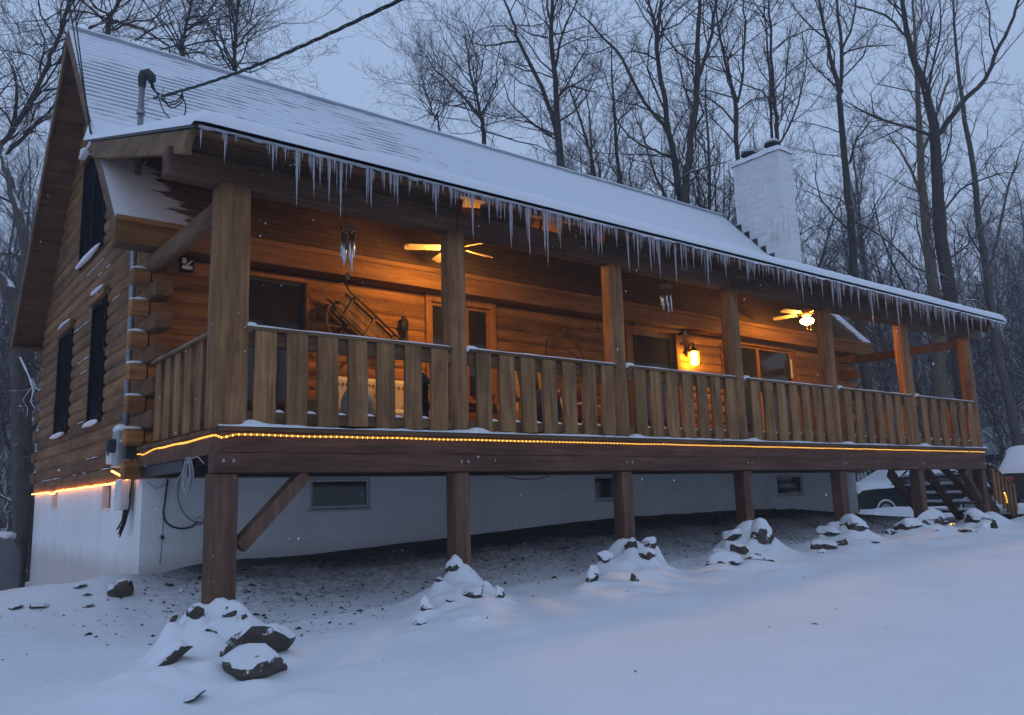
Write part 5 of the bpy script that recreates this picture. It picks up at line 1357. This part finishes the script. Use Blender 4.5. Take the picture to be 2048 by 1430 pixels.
f.add([SP(-.05,-.3,ez-.08),SP(W_/2,-.3,pk.z-.06),SP(W_/2,5.3,pk.z-.06),SP(-.05,5.3,ez-.08),SP(W_+.05,-.3,ez-.08),SP(W_+.05,5.3,ez-.08),SP(-.05,-.3,ez+.12),SP(W_/2,-.3,pk.z+.14),SP(W_/2,5.3,pk.z+.14),SP(-.05,5.3,ez+.12),SP(W_+.05,-.3,ez+.12),SP(W_+.05,5.3,ez+.12)],[(0,1,7,6),(1,4,10,7),(6,7,8,9),(7,10,11,8),(0,6,9,3),(4,5,11,10)]); f.build('roof_snow',M['snow'],o)
# tank at the left and corner pipe
o=thing('fuel_tank',(-.35,10.7,ground(-.4,10.7)),'grey round topped tank with snow on it behind the gable corner','tank')
f=MB(); tz=ground(-.4,10.7); 
def tk(u,v):
    a=PI*u; return (-.42+.33*math.cos(a)*1.0,10.45+1.1*v,tz+.48+.50*math.sin(a))
f.grid(tk,20,2); f.add([(-.42+.33,10.45,tz-.3),(-.42-.33,10.45,tz-.3),(-.42-.33,10.45,tz+.48),(-.42+.33,10.45,tz+.48),(-.42+.33,11.55,tz-.3),(-.42-.33,11.55,tz-.3),(-.42-.33,11.55,tz+.48),(-.42+.33,11.55,tz+.48)],[(0,1,2,3),(1,5,6,2),(4,0,3,7),(5,4,7,6)])
cap_=[(-.42+.33*math.cos(PI*k/20),10.45,tz+.48+.50*math.sin(PI*k/20)) for k in range(21)]; f.add(cap_,[tuple(range(21))]); f.build('tank_shell',M['tank'],o)
f=MB(); f.blob((-.36,10.95,tz+.97),.24,.55,.09,seed=3,sub=3,amp=.15); f.build('snow_cap',M['snow'],o,smooth=True)
o=thing('corner_pole',(-.15,10.15,ground(-.2,10.1)),'dark drain pipe standing at the far gable corner','pipe')
f=MB(); f.tube([(-.1,10.08,-2.3),(-.1,10.08,-1.0),(-.09,10.08,-.45)],.045,n=10); f.build('pipe',M['shed'],o,smooth=True)
f=MB(); f.box(-.2,0,10.0,10.12,-1.22,-1.18); f.build('pipe_bracket',M['black'],o)
# ================================================================== TREES
def rtube(vs,fs,pts,rads,n):
    o=len(vs); m=len(pts); u=None
    cs=[(math.cos(2*PI*k/n),math.sin(2*PI*k/n)) for k in range(n)]
    for i in range(m):
        p=pts[i]; t=pts[min(i+1,m-1)]-pts[max(i-1,0)]; t.normalize()
        u=t.orthogonal() if u is None else u-t*u.dot(t)
        u.normalize(); w_=t.cross(u); r=rads[i]
        for c,s_ in cs: vs.append((p.x+(u.x*c+w_.x*s_)*r,p.y+(u.y*c+w_.y*s_)*r,p.z+(u.z*c+w_.z*s_)*r))
    for i in range(m-1):
        for k in range(n):
            a=o+i*n+k; b=o+i*n+(k+1)%n; fs.append((a,b,b+n,a+n))
def grow(T,pts,rads,level,maxl,rg,dens=1.0,start=.15,up=.35,sides=(8,6,4,3,3,3),minr=.0065):
    """pts: polyline of this branch. T=(trunk_vs,trunk_fs,branch_vs,branch_fs)."""
    n=sides[level]
    if level<=1: rtube(T[0],T[1],pts,rads,n)
    else: rtube(T[2],T[3],pts,rads,n)
    if level>=maxl: return
    ln=sum((pts[i+1]-pts[i]).length for i in range(len(pts)-1))
    cnt={0:18,1:11,2:8,3:5,4:4}[level]*dens; cnt=int(cnt*(.8+.4*rg.random())+.5)
    for k in range(cnt):
        t=start+(1-start)*((k+rg.random())/cnt); x=t*(len(pts)-1); i=min(int(x),len(pts)-2); f=x-i
        p=pts[i].lerp(pts[i+1],f); r=rads[i]*(1-f)+rads[i+1]*f; d=(pts[i+1]-pts[i]).normalized()
        side=Vector((rg.gauss(0,1),rg.gauss(0,1),rg.gauss(0,.6))); side=side-d*side.dot(d)
        if side.length<1e-3: continue
        side.normalize(); a=rg.uniform(.5,1.15) if level else rg.uniform(.45,1.0)
        dd=(d*math.cos(a)+side*math.sin(a)+Vector((0,0,up*rg.random()))).normalized()
        l2=ln*rg.uniform(.28,.55)*(1.08-.62*t)
        if level==0: l2=ln*rg.uniform(.22,.42)*(1.15-.7*t)
        r2=min(r*.6,max(minr,l2*.0095)) if level else min(r*.5,l2*.0125)
        if l2<.12: continue
        seg=6 if level<2 else 5 if level==2 else 3
        q=[p.copy()]; rr=[r2]; cur=dd.copy()
        for s_ in range(seg):
            cur=(cur+Vector((rg.gauss(0,.31),rg.gauss(0,.31),rg.gauss(0,.2)+up*.2))).normalized()
            q.append(q[-1]+cur*(l2/seg)); rr.append(max(minr*.55,r2*(1-(s_+1)/seg*.8)))
        grow(T,q,rr,level+1,maxl,rg,dens,.15,up,sides,minr)
def tree_mesh(T,bm1,bm2):
    a=bpy.data.meshes.new('trunk'); a.from_pydata(T[0],[],T[1]); a.update(); a.materials.append(bm1); a.polygons.foreach_set('use_smooth',[True]*len(a.polygons))
    b=bpy.data.meshes.new('branches'); b.from_pydata(T[2],[],T[3]); b.update(); b.materials.append(bm2)
    return a,b
def template(seed,h,r,dens=1,maxl=4,forkz=.5,snowy=False,clear=.3):
    rg=random.Random(seed); T=([],[],[],[]); pts=[];rads=[]; K=12; x=y=0
    for k in range(K+1):
        t=k/K; x+=rg.gauss(0,.10); y+=rg.gauss(0,.10); pts.append(Vector((x*.9,y*.9,-.5+(h+.5)*t))); rads.append(r*(1-t)**.8*.95+.012+ (r*.25 if k==0 else 0))
    grow(T,pts,rads,0,maxl,rg,dens,clear,.45)
    if forkz:   # a second leader
        i=int(K*forkz); d=Vector((rg.gauss(0,1),rg.gauss(0,1),0)).normalized(); p=pts[i]; q=[p.copy()]; rr=[rads[i]*.8]; L2=h*(1-forkz)*.95
        cur=(Vector((0,0,1))+d*.5).normalized()
        for s_ in range(8):
            cur=(cur+Vector((rg.gauss(0,.08),rg.gauss(0,.08),.12))).normalized(); q.append(q[-1]+cur*L2/8); rr.append(rr[0]*(1-(s_+1)/8)**.8+.01)
        grow(T,q,rr,0,maxl,rg,dens*.8,.1,.45)
    return tree_mesh(T,M['barksnow'] if snowy else M['bark'],M['twigsnow'] if snowy else M['twig'])
def put(ms,loc,rz,sc,label,group=None,cat='tree'):
    o=thing('bare_tree',loc,label,cat,group); o.rotation_euler=(0,0,rz); o.scale=(sc,sc,sc)
    for nm,me in zip(('trunk','branches'),ms):
        c=bpy.data.objects.new(nm,me); C.objects.link(c); c.parent=o
    return o
TM=[template(11,15,.14,forkz=.45),template(12,18,.16,forkz=.55),template(13,13,.10,forkz=None,clear=.35),template(14,16,.12,forkz=.35,clear=.2)]
TS=[template(21,14,.13,forkz=.5,snowy=True,clear=.22),template(22,17,.16,forkz=.4,snowy=True,clear=.3),template(23,10,.08,forkz=None,snowy=True,clear=.2),template(24,12,.12,forkz=.3,snowy=True,clear=.15)]
# named trees traced on the photograph: (distance, label, limbs); each limb = [(px,py,radius)...], each tree gets its own depth spread
RS=.62
def hero(label,dist,limbs,seed,maxl=3,snowy=False,dens=1,base=None,dz=1.2,pale=False):
    rg=random.Random(seed); T=([],[],[],[]); first=None; P0_=None
    for li,lb in enumerate(limbs):
        pts=[];rads=[]; dd=0; sgn=rg.choice((-1,1))
        for k,(px,py,r) in enumerate(lb):
            if li>0: dd=sgn*dz*(k/max(1,len(lb)-1))
            p=atd(px,py,dist+dd); pts.append(p); rads.append(r*RS)
        if li==0:
            P0_=pts[0]; gz2=ground(P0_.x,P0_.y)-.3; drop=P0_.z-gz2
            if drop>.5:
                d=(pts[0]-pts[1]).normalized(); q=Vector((P0_.x+d.x/max(.3,-d.z)*min(drop,3)*.4,P0_.y,gz2)); pts=[q,(q+P0_)/2+Vector((0.03,0,0))]+pts; rads=[rads[0]*1.35,rads[0]*1.12]+rads
        # smooth resample
        sp_=[];sr=[]
        for i in range(len(pts)-1):
            a=pts[max(0,i-1)];b=pts[i];c=pts[i+1];e=pts[min(len(pts)-1,i+2)]
            for s_ in range(3):
                t=s_/3; v=.5*((2*b)+(c-a)*t+(2*a-5*b+4*c-e)*t*t+(3*b-a-3*c+e)*t**3)
                if s_: v=v+Vector((rg.gauss(0,.025),rg.gauss(0,.025),0))
                sp_.append(v); sr.append(rads[i]*(1-t)+rads[i+1]*t)
        sp_.append(pts[-1]); sr.append(rads[-1])
        lv=0 if li==0 else 1
        rtube(T[0],T[1],sp_,sr,9 if lv==0 else 7)
        # children
        ln=sum((sp_[i+1]-sp_[i]).length for i in range(len(sp_)-1)); vis=sp_ if li else sp_[6:]
        vr_=sr if li else sr[6:]
        cnt=int(ln*(1.9 if li else 1.3)*dens)+3
        for k in range(cnt):
            x=(k+rg.random())/cnt*(len(vis)-1); i=min(int(x),len(vis)-2); p=vis[i].lerp(vis[i+1],x-i); d=(vis[i+1]-vis[i]).normalized()
            side=Vector((rg.gauss(0,1),rg.gauss(0,1),rg.gauss(0,.5))); side=(side-d*side.dot(d)).normalized(); a=rg.uniform(.5,1.2)
            cur=(d*math.cos(a)+side*math.sin(a)+Vector((0,0,.3*rg.random()))).normalized(); l2=rg.uniform(1.0,3.9); r2=min(vr_[i]*.5,l2*.0095)
            q=[p.copy()]; rr=[r2]
            for s_ in range(5):
                cur=(cur+Vector((rg.gauss(0,.3),rg.gauss(0,.3),rg.gauss(0,.2)+.08))).normalized(); q.append(q[-1]+cur*l2/5); rr.append(max(.004,r2*(1-(s_+1)/5*.8)))
            grow(T,q,rr,2,2+maxl-1,rg,1.0,.15,.35,(8,6,5,3,3,3))
    off=Vector((P0_.x,P0_.y,gz2))
    T=([(x-off.x,y-off.y,z-off.z) for x,y,z in T[0]],T[1],[(x-off.x,y-off.y,z-off.z) for x,y,z in T[2]],T[3])
    ms=tree_mesh(T,M['palebark'] if pale else M['barksnow'] if snowy else M['bark'],M['twigsnow'] if snowy else M['twig'])
    return put(ms,off,0,1,label)
hero('tall forked tree with heavy crossing limbs above the middle of the roof ridge',27,[
 [(1122,338,.20),(1116,273,.18),(1113,205,.15),(1108,137,.13),(1102,68,.11),(1104,20,.09),(1108,-80,.06)],
 [(1117,285,.15),(1105,235,.13),(1094,205,.12),(1073,154,.11),(1039,85,.09),(1025,41,.07),(1008,0,.055),(995,-60,.03)],
 [(1118,191,.07),(1138,173,.06),(1165,178,.05),(1193,184,.02)],[(1142,172,.045),(1168,158,.035),(1196,142,.015)],
 [(1110,137,.08),(1125,68,.06),(1148,17,.045),(1160,-40,.02)],[(1039,82,.06),(1005,86,.05),(971,92,.04),(937,82,.015)],
 [(1094,75,.055),(1065,70,.04),(1039,55,.02)],[(1104,273,.07),(1056,239,.05),(1018,201,.03),(1000,140,.012)],[(1106,70,.05),(1140,62,.035),(1185,50,.012)]],31)
hero('smaller fan shaped tree above the roof ridge left of the tall forked tree',31,[
 [(968,292,.14),(966,262,.13),(964,239,.12),(955,200,.09),(947,171,.08),(937,120,.06),(930,68,.03)],
 [(964,240,.09),(937,205,.08),(902,171,.06),(870,140,.045),(843,100,.015)],[(964,230,.07),(978,200,.05),(991,171,.04),(1000,120,.015)],
 [(950,180,.05),(965,130,.04),(972,80,.015)],[(937,205,.05),(905,212,.035),(870,205,.012)]],32,dens=1.2)
hero('small twiggy tree at the edge of the open sky, lowest over the ridge',33,[[(878,262,.06),(870,235,.055),(858,200,.045),(846,165,.03),(840,130,.012)],[(868,232,.04),(850,215,.03),(832,190,.012)],[(872,240,.035),(890,210,.025),(900,180,.01)]],33,dens=1.5)
hero('leaning tree with a long left limb, left of the dark pair over the ridge',26,[
 [(1366,412,.19),(1357,376,.18),(1347,308,.16),(1333,239,.14),(1316,120,.11),(1313,68,.10),(1305,30,.07),(1290,-40,.04)],
 [(1313,85,.09),(1323,0,.07),(1326,-60,.04)],[(1336,263,.10),(1289,205,.08),(1244,116,.07),(1193,61,.05),(1162,31,.03),(1130,0,.015)],
 [(1347,318,.07),(1310,300,.06),(1278,287,.05),(1231,232,.035),(1227,198,.015)],[(1311,118,.05),(1280,105,.04),(1261,103,.02)]],34)
hero('dark straight tree with a right fork above the right part of the ridge',25,[
 [(1371,405,.20),(1378,325,.17),(1388,239,.15),(1395,154,.14),(1396,68,.11),(1400,0,.09),(1402,-60,.06)],
 [(1394,158,.10),(1415,102,.09),(1425,50,.07),(1432,0,.06),(1440,-60,.03)],[(1425,55,.05),(1450,30,.035),(1475,0,.015)],[(1345,372,.06),(1380,345,.05),(1430,330,.03),(1460,320,.012)]],35,dens=.9)
hero('slim dark tree rising behind the chimney flue caps',26,[
 [(1477,330,.12),(1473,222,.11),(1463,171,.09),(1446,102,.06),(1430,0,.04),(1425,-50,.02)],[(1475,205,.07),(1487,137,.06),(1490,68,.05),(1488,0,.03)]],36)
hero('pair of slim stems rising right behind the chimney top',28,[
 [(1556,300,.12),(1550,220,.10),(1546,168,.09),(1542,84,.07),(1538,0,.05),(1536,-60,.03)],[(1545,290,.08),(1540,150,.07),(1533,60,.05),(1528,0,.03)],[(1561,285,.06),(1596,210,.05),(1613,126,.03),(1622,70,.012)],[(1563,240,.04),(1575,120,.035),(1585,40,.02)]],37)
RS=.8
hero('slender tree with a twin fork standing right of the chimney',29,[
 [(1712,575,.19),(1703,462,.16),(1693,357,.14),(1680,210,.12),(1678,176,.11),(1659,109,.08),(1643,25,.06),(1634,-40,.03)],
 [(1679,180,.09),(1683,101,.08),(1674,0,.05),(1672,-60,.03)],[(1683,101,.055),(1706,42,.04),(1712,-10,.02)],[(1684,108,.045),(1735,92,.035),(1790,90,.012)],[(1699,327,.055),(1715,275,.045),(1743,239,.02)],[(1703,440,.05),(1760,470,.04),(1815,520,.02)]],38,dens=.8)
RS=.84
hero('biggest dark tree with a sweeping right limb, right of the chimney',30,[
 [(1906,640,.30),(1895,560,.28),(1880,441,.25),(1873,336,.22),(1869,273,.21),(1857,210,.17),(1840,147,.15),(1819,84,.12),(1804,0,.09),(1796,-60,.06)],
 [(1877,275,.13),(1890,250,.12),(1920,210,.11),(1970,159,.09),(1987,117,.08),(2020,50,.065),(2037,0,.05),(2050,-60,.02)],
 [(1857,269,.07),(1794,248,.06),(1752,235,.05),(1689,201,.015)],[(1856,205,.07),(1862,150,.05),(1878,80,.04),(1880,0,.02)],[(1815,75,.05),(1770,30,.045),(1700,10,.015)],[(1848,150,.05),(1856,90,.045),(1868,20,.03)],[(1885,430,.05),(1920,380,.045),(1990,350,.03),(2040,345,.012)],[(1893,520,.05),(1935,490,.04),(1965,450,.03),(1990,430,.012)]],39,snowy=False,dens=1.0)
RS=.84
hero('leaning grey tree at the right edge beyond the porch end',31,[
 [(2036,900,.24),(2023,822,.20),(2000,727,.18),(1985,620,.17),(1972,540,.15),(1955,430,.13),(1946,330,.115),(1925,200,.09),(1912,90,.06),(1905,-20,.04),(1900,-80,.02)],
 [(1972,545,.08),(2000,450,.06),(2020,360,.05),(2048,280,.02)],[(1990,640,.05),(1950,600,.04),(1900,610,.015)],[(1968,520,.06),(1945,480,.05),(1925,440,.02)]],40,snowy=True)
RS=1.0
hero('thick tree with a peeled pale trunk seen between the last two porch posts',33,[
 [(1885,800,.28),(1878,720,.27),(1872,640,.26),(1865,560,.22),(1850,430,.17),(1842,330,.14),(1836,200,.10),(1830,90,.06),(1826,-20,.03)],[(1850,430,.08),(1830,360,.06),(1800,300,.04),(1770,260,.015)],[(1841,320,.08),(1870,240,.06),(1900,150,.03)]],41,snowy=True,pale=True)
RS=.8
hero('snow streaked leaning tree beside the far gable corner',17,[
 [(48,1120,.26),(45,950,.25),(42,760,.23),(34,640,.21),(22,590,.20),(0,560,.17),(-30,520,.14)],
 [(36,640,.15),(44,560,.13),(52,500,.12),(36,430,.11),(22,370,.10),(8,320,.08),(-10,260,.05)],
 [(40,700,.04),(60,760,.03),(70,820,.01)]],42,snowy=True,dens=.7)
RS=.6
hero('tree with long limbs slanting up behind the gable peak',21,[
 [(-30,330,.12),(0,290,.11),(38,240,.10),(88,146,.09),(110,95,.08),(123,50,.07),(138,0,.06),(150,-60,.04)],
 [(-20,330,.09),(30,290,.08),(64,258,.07),(108,211,.06),(135,150,.05),(170,60,.03)],[(18,275,.05),(50,230,.045),(79,182,.04),(123,117,.035),(146,44,.03),(164,0,.02)],[(95,140,.04),(60,110,.03),(0,100,.02)],[(60,190,.03),(30,170,.025),(-20,185,.015)],[(80,150,.035),(90,80,.03),(60,20,.02)]],43,dens=1.2)
hero('bare tree showing over the upper left roof ridge, with upright stems',24,[
 [(470,160,.10),(469,144,.10),(470,100,.08),(472,59,.07),(480,0,.05),(486,-50,.03)],[(468,140,.05),(450,100,.04),(440,60,.03),(420,10,.015)],[(472,95,.05),(500,60,.035),(530,30,.015)],[(470,130,.04),(500,145,.03),(545,125,.012)]],44,dens=1.5)
hero('bare tree with wide spreading twigs behind the upper left roof',25,[
 [(365,120,.10),(360,95,.09),(372,50,.07),(385,0,.05),(390,-50,.03)],[(362,100,.05),(340,60,.04),(310,30,.02)],[(372,60,.05),(410,30,.035),(440,-10,.015)],[(362,110,.05),(400,105,.04),(430,125,.02)]],45,dens=1.6)
hero('bare tree with dark limbs just right of the gable peak',20,[
 [(215,75,.11),(218,50,.10),(230,20,.08),(242,-20,.06),(250,-70,.04)],[(218,60,.05),(260,45,.045),(310,35,.03),(360,10,.012)],[(225,30,.05),(190,15,.04),(165,-20,.02)],[(270,80,.04),(300,60,.03),(350,40,.012)]],46,dens=1.4)
# background wood: individual trees
rg=random.Random(99); spots=[]
tries=0
while len(spots)<265 and tries<4000:
    tries+=1
    px=rg.uniform(-500,2500) if rg.random()<.6 else rg.uniform(1000,2300); d=rg.uniform(27,66)
    if 500<px<835: continue
    
    if px<60 and d<24: continue
    p=atd(px,950,d); p.z=0
    if p.y<12 and -3<p.x<20: continue
    if p.x>15 and p.x<32 and p.y<11: continue
    if any((q[0]-p).length<1.6 for q in spots): continue
    spots.append((p,px,d))
for i,(p,px,d) in enumerate(spots):
    right=px>1560 or px<60
    if px<835: sc=rg.uniform(.75,1.0); 
    elif px<1560: sc=rg.uniform(.62,.8)*(1+.45*ss(950,1250,px))
    else: sc=rg.uniform(.7,1.1)
    if 0<px<505: sc=rg.uniform(.72,.95)*d/30
    if 835<px<960: sc*=.6*d/40
    pool=(TS if rg.random()<.85 else TM) if right else (TM if rg.random()<.7 else TS)
    put(pool[rg.randrange(4)],(p.x,p.y,ground(p.x,p.y)),rg.uniform(0,6.28),sc,'slender leafless tree in the snowy woods behind the cabin','background trees in the woods')
# understory saplings / far wood mass
far=([],[],[],[]); rg=random.Random(5)
for i in range(330):
    px=rg.uniform(-600,2700); d=rg.uniform(60,120)
    if 505<px<840 and d<200: h=rg.uniform(5,8)
    else: h=rg.uniform(11,19)
    if 840<px<1560: h=rg.uniform(8,14)
    p=atd(px,950,d); z=ground(p.x,p.y)-.5; x=p.x; y=p.y; pts=[];rads=[]; r=rg.uniform(.08,.2)
    for k in range(7): pts.append(Vector((x,y,z+h*k/6))); rads.append(r*(1-k/6.5)); x+=rg.gauss(0,.18); y+=rg.gauss(0,.18)
    grow(far,pts,rads,0,2,rg,.9,.15,.5,(5,3,3,3),.018)
vs=far[0]+far[2]; o_=len(far[0]); fs=far[1]+[tuple(i+o_ for i in f) for f in far[3]]
me=bpy.data.meshes.new('far_woods'); me.from_pydata(vs,[],fs); me.update(); me.materials.append(M['barksnow']); fw=bpy.data.objects.new('far_woods',me); C.objects.link(fw); tag(fw,'far off grey woods closing the view behind the nearer trees','woods',kind='stuff')
# undergrowth: snowy brush behind the cabin at both sides
br=([],[],[],[]); rg=random.Random(6)
for i in range(420):
    px=rg.choice((rg.uniform(-300,60),rg.uniform(1560,2400),rg.uniform(1560,2200))); d=rg.uniform(26,55)
    p=atd(px,950,d); 
    if p.x<33 and p.y<11 and p.x>14: continue
    z=ground(p.x,p.y)-.1; h=rg.uniform(1.5,5.5); pts=[];rads=[]; x,y=p.x,p.y; r=h*.008
    for k in range(5): pts.append(Vector((x,y,z+h*k/4))); rads.append(r*(1-k/4.6)+.004); x+=rg.gauss(0,.25); y+=rg.gauss(0,.25)
    grow(br,pts,rads,1,3,rg,1.0,.1,.4,(4,3,3,3,3),.006)
vs=br[0]+br[2]; o_=len(br[0]); fs=br[1]+[tuple(i+o_ for i in f) for f in br[3]]
me=bpy.data.meshes.new('underbrush'); me.from_pydata(vs,[],fs); me.update(); me.materials.append(M['twigsnow']); fw=bpy.data.objects.new('underbrush',me); C.objects.link(fw); tag(fw,'snowy thin saplings and brush filling the woods','brush',kind='stuff')
HAZE=.0034
if HAZE:
    m=bpy.data.materials.new('haze'); m.use_nodes=True; nt=m.node_tree; nt.nodes.clear(); out=nt.nodes.new('ShaderNodeOutputMaterial'); v=nt.nodes.new('ShaderNodeVolumePrincipled'); nt.links.new(v.outputs[0],out.inputs['Volume'])
    v.inputs['Color'].default_value=(.82,.88,1,1); v.inputs['Density'].default_value=HAZE; v.inputs['Anisotropy'].default_value=.2
    f=MB(); f.box(-150,225,-140,235,-25,40); h=f.build('haze',m); tag(h,'pale blue winter haze between the trees','haze',kind='stuff')

fl=MB(); rg=random.Random(77)
for i in range(700):
    px=rg.uniform(-200,2250); py=rg.uniform(-100,1500); d=rg.uniform(2.2,9)**1.0; p=atd(px,py,d)
    if p.y>-.75 or p.z<ground(p.x,p.y)+.1: continue
    r=rg.uniform(.0010,.0026); fl.add([(p.x-r,p.y,p.z),(p.x+r,p.y,p.z),(p.x,p.y-r,p.z),(p.x,p.y+r,p.z),(p.x,p.y,p.z-r*1.6),(p.x,p.y,p.z+r*1.6)],[(0,2,5),(2,1,5),(1,3,5),(3,0,5),(2,0,4),(1,2,4),(3,1,4),(0,3,4)])
tag(fl.build('snowflakes',M['snow']),'fine snowflakes drifting in the air before the cabin','snowfall',kind='stuff')

# leaf bits and twigs lying on the open snow
db=MB(); rg=random.Random(12)
for i in range(26):
    x=rg.uniform(-2.5,14); y=rg.uniform(-5.2,-.6)
    if (Vector((x,y,-2))-CP).length<2.2: continue
    z=ground(x,y); a=rg.uniform(0,PI); l=rg.uniform(.005,.015)*(3 if rg.random()<.12 else 1); wd=.004+.25*l*(l<.04)
    c_,s_=math.cos(a),math.sin(a)
    db.add([(x-c_*l,y-s_*l,z+.001),(x+s_*wd,y-c_*wd,z+.008),(x+c_*l,y+s_*l,z+.010),(x-s_*wd,y+c_*wd,z+.004)],[(0,1,2,3)])
tag(db.build('leaf_litter',M['stone']),'tiny leaf bits and twigs strewn on the open snow','litter',kind='stuff')
# through bolts on the lower beam: small galvanised heads, part of the porch
for x in PX:
    for dx in (-.045,.045):
        f=MB(); f.lathe((x+dx,-.02,-.30),[(.0,.014),(.016,.012),(.018,.0)],8,axis=Vector((0,-1,0))); f.build('bolt',M['galv'],porch)
